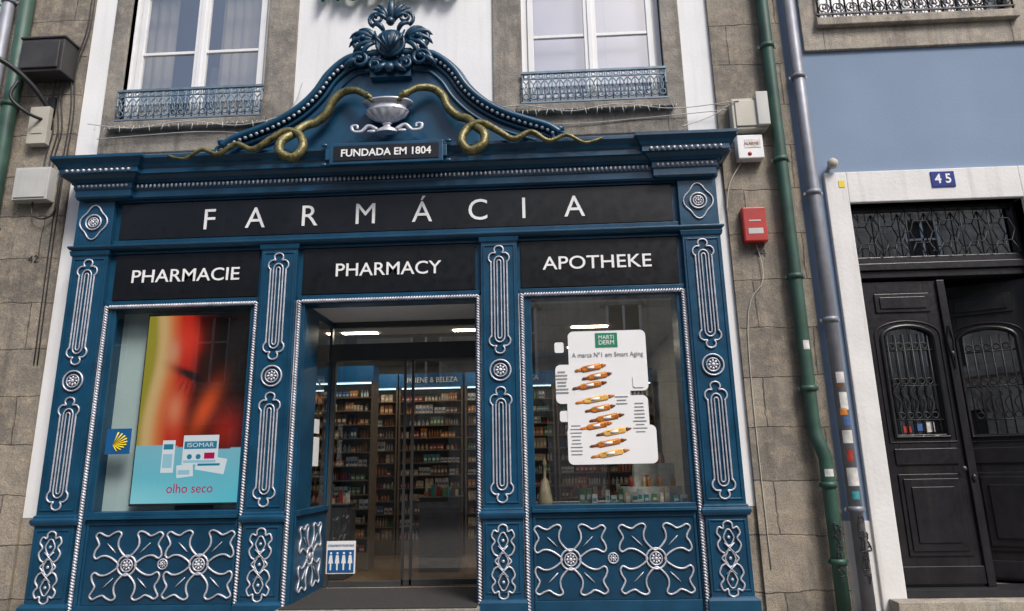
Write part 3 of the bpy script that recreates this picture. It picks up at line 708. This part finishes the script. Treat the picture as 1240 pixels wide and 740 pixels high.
# poster
P = empty('skincare_poster')
def rrect(m, x0, x1, z0, z1, y, r=.07):
    pts = []
    for cxx, czz, a0 in ((x1-r, z1-r, 0), (x0+r, z1-r, 90), (x0+r, z0+r, 180), (x1-r, z0+r, 270)):
        for k in range(7): a = radians(a0+15*k); pts.append((cxx+r*cos(a), czz+r*sin(a)))
    m.prism(pts[::-1], y, y+.0015)
b = M(); Y = -.236
rrect(b, .34, 1.36, 2.42, 3.22, Y); rrect(b, .16, 1.02, 2.27, 2.78, Y-.002); rrect(b, .40, 1.12, 1.9, 2.6, Y-.004); rrect(b, .30, 1.34, 1.78, 2.36, Y-.006); rrect(b, .29, 1.42, 1.50, 1.98, Y-.008)
rrect(b, .16, .28, 2.94, 3.08, Y, .025); rrect(b, 1.16, 1.31, 2.46, 2.62, Y-.01, .03); rrect(b, .20, .35, 2.04, 2.18, Y, .03)
b.make('white_card', PAPER, P)
b = M(); b.box(.70, .99, Y-.006, Y-.004, 3.0, 3.19); b.make('logo', GREENL, P)
text('logo_text', 'MARTI', .845, Y-.007, 3.13, .075, PAPER, P, .2, .001); text('logo_text', 'DERM', .845, Y-.007, 3.06, .085, PAPER, P, .2, .001)
text('slogan', 'A marca Nº1 em Smart Aging', .85, Y-.006, 2.90, .085, TXTG, P, .93, .001)
am = M()
for i, (x, z, L) in enumerate(((.62, 2.73, .42), (.70, 2.62, .40), (.60, 2.50, .46), (.66, 2.32, .52), (.72, 2.20, .40), (.80, 2.08, .46), (.66, 1.98, .42), (.88, 1.90, .46), (.80, 1.76, .48), (.82, 1.63, .50))):
    an = radians(10); R = Matrix.Rotation(-an, 3, 'Y'); c = Vector((x, Y-.012, z)); ax = R @ Vector((1, 0, 0))
    pts = [c+ax*L*(t-.5) for t in (0, .06, .1, .2, .26, .3, .8, .84, .88, .93, 1)]
    am.k = 1 if i in (3, 7, 9) else 0; am.tube(pts[3:8], [.020, .034, .038, .038, .020], 8, flat=.15)
    am.k = 2 if i % 3 else 0; am.tube(pts[:4], [.006, .018, .016, .020], 8, flat=.15); am.tube(pts[7:], [.020, .024, .016, .006], 8, flat=.15)
    am.k = 3; am.tube([c+ax*L*(t-.5)+Vector((0, -.007, .0)) for t in (.4, .62)], .020, 6, flat=.1)
    am.k = 1; am.tube([c+ax*L*(t-.5)+Vector((0, -.006, .018)) for t in (.3, .76)], .006, 6, flat=.1)
am.make('ampoules', [AMBER, AMBERL, mat('brown_glass', (.16, .05, .015), .3), PAPER], P)
b = M()
for cxx, z0, n in ((.24, 2.68, 7), (.40, 1.98, 9), (1.22, 2.25, 9), (1.0, 2.34, 3)):
    for k in range(n):
        ww = random.uniform(.05, .09); b.box(cxx-ww, cxx+ww, Y-.0115, Y-.0105, z0-.045*k, z0-.045*k+.012)
b.make('small_print', TXTG, P)

# ---------------- neighbours
NB = empty('granite_building')
w = M(); w.wall(-16, -6.985, -.5, 12, [(-11.5, -9.6, .3, 4), (-11.5, -9.6, 6.4, 9.4)], -.04, .4); w.make('walls', GRAN, NB)
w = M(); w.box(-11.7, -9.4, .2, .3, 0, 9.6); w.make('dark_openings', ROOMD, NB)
w = M(); w.mould(-16, -6.985, -.04, [(0, 11.6), (.2, 11.8), (.3, 12.1)]); w.make('cornice', GRANP, NB)
m, nt, out = new_mat('green_glazed_tiles'); pb = N(nt, 'ShaderNodeBsdfPrincipled'); nt.links.new(pb.outputs[0], out.inputs[0]); pb.inputs['Roughness'].default_value = .2
g_ = N(nt, 'ShaderNodeNewGeometry'); s_ = N(nt, 'ShaderNodeSeparateXYZ'); nt.links.new(g_.outputs['Position'], s_.inputs[0]); c_ = N(nt, 'ShaderNodeCombineXYZ'); nt.links.new(s_.outputs[0], c_.inputs[0]); nt.links.new(s_.outputs[2], c_.inputs[1])
vo = N(nt, 'ShaderNodeTexVoronoi', distance='MANHATTAN'); vo.inputs['Scale'].default_value = 7; vo.inputs['Randomness'].default_value = 0; nt.links.new(c_.outputs[0], vo.inputs['Vector'])
nt.links.new(mix(nt, ramp(nt, vo.outputs['Distance'], .35, .45), (.02, .20, .13), (.50, .55, .50)), pb.inputs['Base Color'])
w = M(); w.box(-9.55, -8.42, -.06, -.041, 6.9, 9.6); w.make('tile_panel', m, NB)
w = M(); w.box(-9.6, -8.38, -.12, -.041, 6.7, 6.9); w.make('tile_panel_sill', GRANP, NB)
GP = M(); GP.wall(2.642, 3.68, -.5, 11.6, [], -.05, .3); GP.make('granite_pier', GRAN)
HB = empty('blue_townhouse')
w = M(); w.wall(3.682, 16, .75, 12, [(4.3, 7.0, 7.86, 10.6), (4.33, 6.67, -.6, 4.97), (9, 11, .9, 4.9), (9, 11, 7.8, 10.5)], 0, .35); w.make('blue_walls', BLUEWALL, HB)
w = M(); w.wall(3.682, 16, -.5, .75, [(4.33, 6.67, -.6, 4.97)], -.02, .35); w.make('plinth', STONEW, HB)
w = M(); w.box(4.03, 4.33, -.06, .3, -.3, 5.43); w.box(6.67, 6.97, -.06, .3, -.3, 5.43); w.box(4.33, 6.67, -.06, .3, 4.97, 5.43); w.box(8.7, 9, -.05, .3, .6, 5.2); w.box(9, 11.3, -.05, .3, 4.9, 5.2)
w.make('door_surround', STONEW, HB, bevel=.012)
w = M(); w.box(4.0, 4.3, -.05, .3, 7.38, 10.9); w.box(7.0, 7.3, -.05, .3, 7.38, 10.9); w.box(4.3, 7.0, -.05, .3, 7.38, 7.84); w.box(4.3, 7, -.05, .3, 10.6, 10.9); w.box(4.2, 7.1, -.14, .0, 7.74, 7.87)
w.make('window_surround', GRANL, HB, bevel=.012)
w = M(); w.box(4.3, 7.0, .12, .2, 7.86, 8.0)
for x in (4.3, 5.6, 6.9): w.box(x, x+.1, .122, .21, 7.86, 10.6)
w.box(4.3, 7, .125, .2, 9.2, 9.28); w.make('window_frame', WFRAME, HB)
pane('window_glass', 4.3, 7, 7.9, 10.6, .16, GLASSU, HB); w = M(); w.box(4, 7.3, .5, .52, 7.5, 10.9); w.box(8.8, 11.2, .4, .42, .5, 10.9); w.make('curtain', CURT, HB)
w = M(); ry = -.10
w.box(4.22, 7.08, ry-.02, ry+.02, 8.62, 8.66); w.box(4.22, 7.08, ry-.012, ry+.012, 7.93, 7.955)
for i in range(15):
    x = 4.25+i*.2; w.tube([(x, ry, 7.87), (x, ry, 8.64)], .014, 6)
    if i < 14:
        for q_ in (-1, 1):
            Q = [(x+.1+q_*(.015+.07*(1-t/16)*cos(t*.6-1.2)), ry, 8.06+.085*(1-t/16)*sin(t*.6-1.2)) for t in range(14)]
            w.tube(Q, .009, 5)
        w.ring((x+.1, ry, 8.3), .08, .011, 14); w.tube([(x, ry, 8.5), (x+.2, ry, 8.16)], .008, 5); w.tube([(x+.2, ry, 8.5), (x, ry, 8.16)], .008, 5)
w.make('iron_railing', IRON, HB)
w = M(); w.box(4.33, 6.67, .12, .30, 3.92, 4.02); w.box(4.33, 6.67, .08, .30, 4.02, 4.12); w.box(4.33, 6.67, .12, .30, 4.12, 4.22)
w.box(4.33, 4.39, .14, .28, 4.22, 4.97); w.box(6.61, 6.67, .14, .28, 4.22, 4.97); w.box(4.39, 6.61, .14, .28, 4.91, 4.97)
w.box(4.33, 4.37, .12, .3, -.2, 3.92); w.box(6.63, 6.67, .12, .3, -.2, 3.92)
w.make('door_frame', WOOD, HB, bevel=.008)
w = M(); n = 6; st = 2.22/n; z0, z1 = 4.22, 4.91; zc = (z0+z1)/2
for i in range(n):
    x = 4.39+st*i; c = x+st/2
    w.tube([(x, .1, z0), (x, .1, z1)], .009, 5)
    w.tube([(c-.09, .1, zc+.16), (c+.09, .1, zc+.16), (c+.15, .1, zc), (c+.09, .1, zc-.16), (c-.09, .1, zc-.16), (c-.15, .1, zc)], .009, 5, True)
    for s_ in (-1, 1):
        for r in (-1, 1): w.tube([(c+s_*.09, .1, zc+r*.16), (c+s_*st/2, .1, zc+r*.34)], .008, 5)
        w.tube([(c, .1, zc+s_*.16), (c, .1, zc+s_*.35)], .008, 5); w.tube([(c+s_*.15, .1, zc), (c+s_*st/2, .1, zc)], .008, 5)
w.make('transom_ironwork', IRON, HB)
pane('transom_glass', 4.39, 6.61, 4.22, 4.91, .2, glass('transom_glass', .55, (.8, .85, .85)), HB)
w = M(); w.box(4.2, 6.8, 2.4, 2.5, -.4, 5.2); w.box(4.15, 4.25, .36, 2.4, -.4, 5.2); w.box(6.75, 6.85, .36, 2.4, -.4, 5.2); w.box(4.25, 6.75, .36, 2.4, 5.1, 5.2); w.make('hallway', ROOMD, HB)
w = M(); w.box(4.25, 6.75, .35, 2.4, -.5, -.10); w.make('hallway_floor', GRANP, HB)
w = M(); w.box(4.10, 6.9, -.30, -.065, -.4, -.15); w.make('doorstep', GRANL, HB, bevel=.01)
w = M(); w.box(4.332, 6.668, -.062, .349, -.35, -.065); w.make('threshold', IRON, HB)
def leaf_door(flip):
    m = M(); W, H = 1.13, 3.93; s_ = -1 if flip else 1
    xx = lambda a, c: (min(a*s_, c*s_), max(a*s_, c*s_))
    a0, a1 = .25, .88; zb, zt = 1.86, 3.28
    def bx(a, c, y0, y1, z0, z1): p_, q_ = xx(a, c); m.box(p_, q_, y0, y1, z0, z1)
    bx(0, a0, 0, .07, 0, H); bx(a1, W, 0, .07, 0, H); bx(a0, a1, 0, .07, 0, zb); bx(a0, a1, 0, .07, zt, H)
    mid = (a0+a1)/2; r = (a1-a0)/2; k = 10; zs = zt-r*.45
    for i in range(k):
        t0, t1 = pi*i/k, pi*(i+1)/k; xa, xb = mid+r*cos(t0), mid+r*cos(t1); za, zb2 = zs+r*.45*sin(t0), zs+r*.45*sin(t1)
        m.add([(xa*s_, .003, za), (xb*s_, .003, zb2), (xb*s_, .003, zt+.01), (xa*s_, .003, zt+.01)], [(0, 1, 2, 3)])
    arch = [(mid-r-.03, zb-.03)]+[(mid-(r+.03)*cos(pi*i/12), zs+(r*.45+.03)*sin(pi*i/12)) for i in range(13)]+[(mid+r+.03, zb-.03)]
    m.tube([(x*s_, -.006, z) for x, z in arch], .028, 6, True)
    m.tube([(x*s_, -.004, z+(.0)) for x, z in [(mid+(p_[0]-mid)*1.24, 2.57+(p_[1]-2.57)*1.09) for p_ in arch]], .012, 6, True)
    for (u0, u1, z0, z1, d) in ((.17, .96, .36, 1.36, .018), (.22, .91, .42, 1.30, .034), (.30, .83, .52, 1.20, .05), (.2, .93, 3.5, 3.76, .02), (.26, .87, 3.55, 3.71, .035), (.17, .96, 1.48, 1.68, .02), (.03, 1.1, .03, .24, .025)):
        bx(u0, u1, -d, .002, z0, z1)
    bx(1.05, 1.15, -.04, -.002, .0, H)
    for zz in (1.3, 2.9): m.blob((1.1*s_, -.05, zz), (.03, .02, .05))
    m.tube([(s_*1.06, -.045, 3.1), (s_*1.10, -.06, 3.3), (s_*1.14, -.045, 3.1), (s_*1.10, -.055, 2.7)], .012, 6, True)
    o = m.make('door_leaf', WOOD, HB, bevel=.006)
    g = M(); g.add([(a0*s_, .04, zb), (a1*s_, .04, zb), (a1*s_, .04, zt), (a0*s_, .04, zt)], [(0, 1, 2, 3)]); g.make('leaf_glass', glass('door_glass', .45, (.8, .85, .85)), o)
    gr = M()
    for i in range(6):
        x = a0+.05+i*.106; gr.tube([(x*s_, .015, zb), (x*s_, .015, zt-.08)], .009, 6)
    for zz in (2.05, 2.5, 2.98):
        gr.tube([(a0*s_, .015, zz), (a1*s_, .015, zz)], .008, 6)
        for i in range(5): gr.ring(((a0+.1+i*.106)*s_, .012, zz+.06), .04, .007, 10)
    for i in range(5):
        gr.tube(catmull([((a0+.05+i*.106)*s_, .012, 2.1), ((a0+.12+i*.106)*s_, .012, 2.28), ((a0+.03+i*.106)*s_, .012, 2.4), ((a0+.1+i*.106)*s_, .012, 2.5)], 4), .007, 5)
    gr.make('leaf_grille', IRON, o)
    if not flip:
        st_ = M()
        for i in range(3): st_.k = i; p_, q_ = xx(a0+.10+i*.15, a0+.20+i*.15); st_.box(p_, q_, .03, .033, zb+.03+.02*(i % 2), zb+.11+.03*(i % 3))
        st_.make('stickers', [PRODS[3], PRODS[5], PRODS[0]], o)
    kn = M(); kn.blob((.98*s_, -.07, 1.42), (.035, .03, .035)); kn.make('door_knob', ALU, o)
    return o
o = leaf_door(False); o.location = (4.37, .17, -.06)
o = leaf_door(True); o.location = (6.63, .17, -.06); o.rotation_euler = (0, 0, radians(-30))
p = empty('house_number_plate'); b = M(); b.box(5.47, 5.79, -.075, -.061, 5.15, 5.38); b.make('plate', mat('enamel_blue', (.01, .03, .22), .2), p, bevel=.004)
text('digits', '4 5', 5.63, -.077, 5.265, .19, WHITEL, p, .22, .001, bold=.004)
b = M(); b.box(4.21, 4.29, -.066, -.061, 5.20, 5.30); b.make('yellow_sticker', YEL)
for tx, x, z in (('44', 3.03, 4.28), ('42', -7.35, 4.55)): text('painted_house_number', tx, x, -.055 if x > 0 else -.045, z, .16, IRON, None, None, .001)
b = M(); b.lathe((4.14, -.12, 5.50), [(.04, -.03), (.07, 0), (.07, .07), (.03, .11)], 16); b.box(4.12, 4.16, -.1, 0, 5.52, 5.56); b.make('security_light', BEIGE)

# pipes
def pipe(name, pts, r, m, cl):
    p = M(); p.tube(pts, r, 14)
    for z in cl:
        c = [q for q in pts if q[2] <= z][:1] or [pts[-1]]; x, y = c[0][0], c[0][1]
        p.tube([(x, y, z-.035), (x, y, z+.035)], r*1.18, 14); p.box(x-r*1.6, x+r*1.6, y+.02, y+.035, z-.02, z+.02)
    return p.make(name, m)
pts = [(3.42, -.17, 11.5)]+[(3.42, -.17, z*.5) for z in range(22, 3, -1)]+[(3.43, -.17, 1.80), (3.47, -.20, 1.66), (3.50, -.21, 1.52), (3.50, -.21, .9), (3.50, -.21, -.32)]
pipe('green_drainpipe', pts, .082, GREENP, [9.2, 7.4, 5.6, 3.9, 2.4, 1.2, .3])
pipe('grey_drainpipe', [(3.82, -.14, 11.5), (3.82, -.14, 5), (3.82, -.14, -.32)], .08, GREYP, [8.7, 6.9, 5.1, 3.3, .9])
stk = M()
def sticker(cx, cy, rad, z, h, a0, a1, k):
    stk.k = k; n = 6; vs = []
    for i in range(n+1):
        a = a0+(a1-a0)*i/n
        for zz in (z, z+h): vs.append((cx+rad*cos(a), cy+rad*sin(a), zz))
    stk.add(vs, [(2*i, 2*i+2, 2*i+3, 2*i+1) for i in range(n)], True)
for z, h, a0, a1, k in ((2.46, .14, -2.3, -1.0, 0), (2.40, .05, -2.5, -1.4, 7), (2.12, .22, -2.2, -.9, 0), (2.05, .09, -2.4, -1.3, 2), (1.92, .11, -2.0, -.8, 5), (1.70, .16, -2.5, -.9, 0), (1.48, .14, -2.2, -1.3, 3), (1.18, .22, -2.6, -.7, 0), (1.02, .10, -2.2, -1.1, 4)):
    sticker(3.82, -.14, .0815, z, h, a0, a1, k)
sticker(3.50, -.21, .0835, 1.30, .09, -2.3, -.9, 0); sticker(3.42, -.17, .0835, 2.9, .12, -2.0, -1.0, 0)
stk.make('pipe_stickers', PRODS)
gf = M()
for (x0, z0, y) in ((3.82, .66, -.224), (3.82, .42, -.224), (3.82, .18, -.224), (3.5, .55, -.296), (3.5, .25, -.296), (3.95, .45, -.026)):
    for k in range(3):
        P_ = [(x0+random.uniform(-.045, .045), y, z0+.18-.04*i+random.uniform(-.05, .05)) for i in range(8)]
        gf.tube(catmull(P_, 4), .008, 5, flat=.3)
gf.make('graffiti_tag', IRON)
b = M(); b.box(2.80, 3.28, -.22, -.05, 6.07, 6.55); b.box(2.84, 3.24, -.24, -.22, 6.11, 6.51); b.make('junction_box', BEIGE, bevel=.012)
b = M(); b.box(3.13, 3.3, -.28, -.05, 6.1, 6.62); b.make('junction_box', GREYBOX, bevel=.012)
p = empty('alarm_box'); b = M(); b.box(2.83, 3.19, -.20, -.05, 5.63, 5.99); b.make('case', WFRAME, p, bevel=.015)
b = M(); b.box(2.93, 3.15, -.205, -.199, 5.79, 5.92); b.make('label', PRODS[0], p); text('label_text', 'ALARME', 3.02, -.208, 5.85, .06, PRODS[3], p, .2, .001); b = M(); b.blob((2.99, -.20, 5.70), (.03, .02, .03)); b.make('strobe', REDP, p)
p = empty('fire_alarm_box'); b = M(); b.box(2.80, 3.12, -.19, -.05, 4.41, 4.91); b.make('case', REDP, p, bevel=.02); b = M(); b.box(2.86, 3.06, -.194, -.189, 4.52, 4.60); b.box(2.88, 3.04, -.194, -.189, 4.70, 4.72); b.make('label', GREYBOX, p)
b = M(); b.box(-7.80, -7.12, -.36, -.04, 7.42, 7.98); b.box(-7.75, -7.17, -.39, -.36, 7.47, 7.93); b.box(-7.82, -7.10, -.38, -.04, 7.98, 8.02); b.make('electrical_box', DARKBOX, bevel=.02)
b = M(); b.box(-7.70, -7.17, -.2, -.04, 5.42, 5.93); b.box(-7.67, -7.20, -.215, -.2, 5.45, 5.90); b.make('meter_box', GREYBOX, bevel=.015)
b = M(); b.box(-7.66, -7.36, -.16, -.04, 6.34, 6.95); b.box(-7.6, -7.42, -.17, -.16, 6.5, 6.6); b.make('meter_box', BEIGE, bevel=.015)
c = M()
for x in (-7.30, -7.38, -7.24): c.tube(catmull([(x, -.1, 7.45), (x-.03, -.07, 7.1), (x+.04, -.06, 6.6), (x, -.07, 6.2), (x+.02, -.1, 5.93)], 6), .010, 6)
c.tube(catmull([(-7.45, -.1, 5.42), (-7.4, -.12, 5.2), (-7.2, -.12, 5.15), (-7.1, -.08, 5.35), (-7.12, -.06, 6.2)], 6), .012, 6)
for x in (-7.0, -7.05): c.tube(catmull([(x, -.06, 9.5), (x+.02, -.06, 8.4), (x-.1, -.08, 7.6), (x-.05, -.06, 6.8), (x-.08, -.06, 5.4), (x-.05, -.05, 3.0)], 6), .009, 5)
c.make('electric_cable', IRON)
pipe('green_drainpipe', [(-8.0, -.16, 11.5), (-8.0, -.16, 6.0), (-8.0, -.16, -.32)], .10, GREENP, [9.2, 7.0, 5.0, 3.2])
pipe('grey_drainpipe', [(-8.27, -.2, 11.5), (-8.27, -.2, 6.0), (-8.27, -.2, -.32)], .085, GREYP, [8.8, 6.4])
L = empty('street_lamp'); b = M(); b.tube(catmull([(-7.45, -.05, 6.95), (-7.6, -.3, 7.25), (-7.9, -.6, 7.5), (-8.5, -1.0, 7.65), (-9.4, -1.4, 7.7)], 6), .04, 8)
b.tube(catmull([(-7.42, -.05, 6.75), (-7.55, -.3, 6.75), (-7.75, -.45, 6.95), (-7.72, -.4, 7.25)], 6), .025, 8); b.box(-7.48, -7.36, -.08, -.04, 6.6, 7.15)
b.make('bracket', IRON, L); b = M(); b.lathe((-9.4, -1.4, 7.1), [(.08, 0), (.2, .35), (.22, .38), (.1, .5), (.03, .6)], 8); b.make('lantern', IRON, L)
c = M()
for pts_ in ([(-6.7, -.2, 6.6), (-6.0, -.16, 6.52), (-5.2, -.16, 6.6), (-4.4, -.16, 6.5), (-3.7, -.12, 6.7), (-3.5, -.1, 7.2)], [(-.9, -.14, 6.55), (-.2, -.17, 6.62), (.5, -.16, 6.5), (1.2, -.17, 6.58), (2.0, -.15, 6.48), (2.9, -.25, 6.5)], [(-6.6, -.1, 6.4), (-5.0, -.1, 6.45), (-4, -.1, 6.35), (-3.6, -.1, 6.3)], [(-.5, -.05, 6.38), (.6, -.06, 6.35), (1.6, -.05, 6.4), (2.8, -.1, 6.45)]):
    c.tube(catmull(pts_, 8), .007, 5)
for i in range(40):
    x = -6.6+i*.075; c.tube([(x, -.17, 6.56), (x+.03*sin(i*3), -.18, 6.50+.05*sin(i*2.1))], .005, 4)
    x = -.3+i*.06; c.tube([(x, -.17, 6.54), (x+.03*sin(i*3), -.18, 6.48+.05*sin(i*2.1))], .005, 4)
c.make('festoon_cable', GREYBOX)
c = M(); c.tube(catmull([(2.0, -.5, 6.0), (2.5, -.2, 6.3), (2.9, -.2, 6.55)], 6), .008, 5); c.tube(catmull([(2.9, -.1, 5.63), (2.7, -.1, 5.3), (2.62, -.1, 4.9)], 6), .008, 5); c.tube(catmull([(2.98, -.08, 4.41), (3.02, -.08, 3.9), (2.75, -.06, 3.2), (2.74, -.06, .2)], 6), .007, 5); c.make('electric_cable', BEIGE)
t = text('green_lettering_sign', 'MODERNO', -2.19, -.14, 8.79, .60, mat('green_sign_enamel', (.01, .16, .07), .3), None, 2.2, .07)
wd = M()
for i in range(110):
    x = -7.1+random.gauss(0, .22); y = -.15+random.gauss(0, .05); h = random.uniform(.05, .17); a = random.uniform(-.06, .06)
    wd.add([(x-.008, y, -.3), (x+.008, y, -.3), (x+a, y-abs(a), -.3+h)], [(0, 1, 2)])
wd.make('weeds', mat('weed_green', (.06, .12, .03), .7))

# ---------------- opposite side of the street
OB = empty('opposite_building')
ops = []
for i in range(11):
    x = -24+i*4.4; ops += [(x, x+2.1, 0, 3.4), (x+.3, x+1.8, 5.2, 8.0), (x+.3, x+1.8, 9.4, 11.6)]
w = M(); w.wall(-26, 26, -.5, 12.6, ops, -19.4, -19)
w.make('walls', granite('opposite_granite', (.66, .58, .48), (.54, .48, .40), (.2, .18, .16)), OB)
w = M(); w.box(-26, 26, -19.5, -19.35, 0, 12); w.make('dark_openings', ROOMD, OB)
w = M()
for i in range(11):
    x = -24+i*4.4+1.05; P_ = [(x-1.25*cos(pi*k/14), -18.95, 3.3+1.25*sin(pi*k/14)) for k in range(15)]; w.tube(P_, .16, 6)
    P_ = [(x-.9*cos(pi*k/14), -18.95, 7.9+.6*sin(pi*k/14)) for k in range(15)]; w.tube(P_, .12, 6)
for z in (4.7, 8.9, 12.2): w.box(-26, 26, -19, -18.75, z, z+.25)
w.make('arches_and_cornices', GRANL, OB)
w = M()
for i in range(11):
    x = -24+i*4.4
    for z0, z1 in ((5.2, 8), (9.4, 11.6)):
        w.box(x+.3, x+.42, -19.15, -19.1, z0, z1); w.box(x+1.68, x+1.8, -19.15, -19.1, z0, z1); w.box(x+1, x+1.1, -19.15, -19.1, z0, z1); w.box(x+.42, x+1.68, -19.15, -19.1, z0+(z1-z0)*.6, z0+(z1-z0)*.6+.08)
w.make('window_frames', WFRAME, OB)

# ------------------------------------------------------------------ light
az, el = radians(35), radians(50)
W = bpy.data.worlds.new('World'); S.world = W; W.use_nodes = True; nt = W.node_tree
bg = nt.nodes['Background']; sk = nt.nodes.new('ShaderNodeTexSky'); sk.sky_type = 'NISHITA'; sk.sun_disc = False
sk.sun_elevation = el; sk.air_density = 1.0; sk.dust_density = 3.5; sk.ozone_density = .8
d = Vector((sin(az)*cos(el), -cos(az)*cos(el), sin(el)))
sk.sun_rotation = math.atan2(d.x, d.y)
nt.links.new(sk.outputs[0], bg.inputs[0]); bg.inputs[1].default_value = .148
l = bpy.data.lights.new('sun', 'SUN'); l.energy = 3.0; l.angle = radians(18); l.color = (1, .97, .93)
lo = bpy.data.objects.new('sun', l); S.collection.objects.link(lo); lo.rotation_euler = d.to_track_quat('Z', 'Y').to_euler()

# ------------------------------------------------------------------ camera
pit, rol, yaw = .235180, .019480, .044647
f = Vector((-sin(yaw)*cos(pit), cos(yaw)*cos(pit), sin(pit))); r0 = Vector((cos(yaw), sin(yaw), 0)); u0 = r0.cross(f)
r = r0*cos(rol)-u0*sin(rol); u_ = u0*cos(rol)+r0*sin(rol)
c = bpy.data.cameras.new('camera'); co = bpy.data.objects.new('camera', c); S.collection.objects.link(co)
mw = Matrix((r, u_, -f)).transposed().to_4x4(); mw.translation = Vector((0, -9, 1.5)); co.matrix_world = mw
c.sensor_width = 36; c.sensor_fit = 'HORIZONTAL'; c.lens = 36*811.013/1240; c.clip_end = 1500; c.clip_start = .05
S.camera = co
S.view_settings.view_transform = 'Standard'; S.view_settings.look = 'None'; S.view_settings.exposure = 0
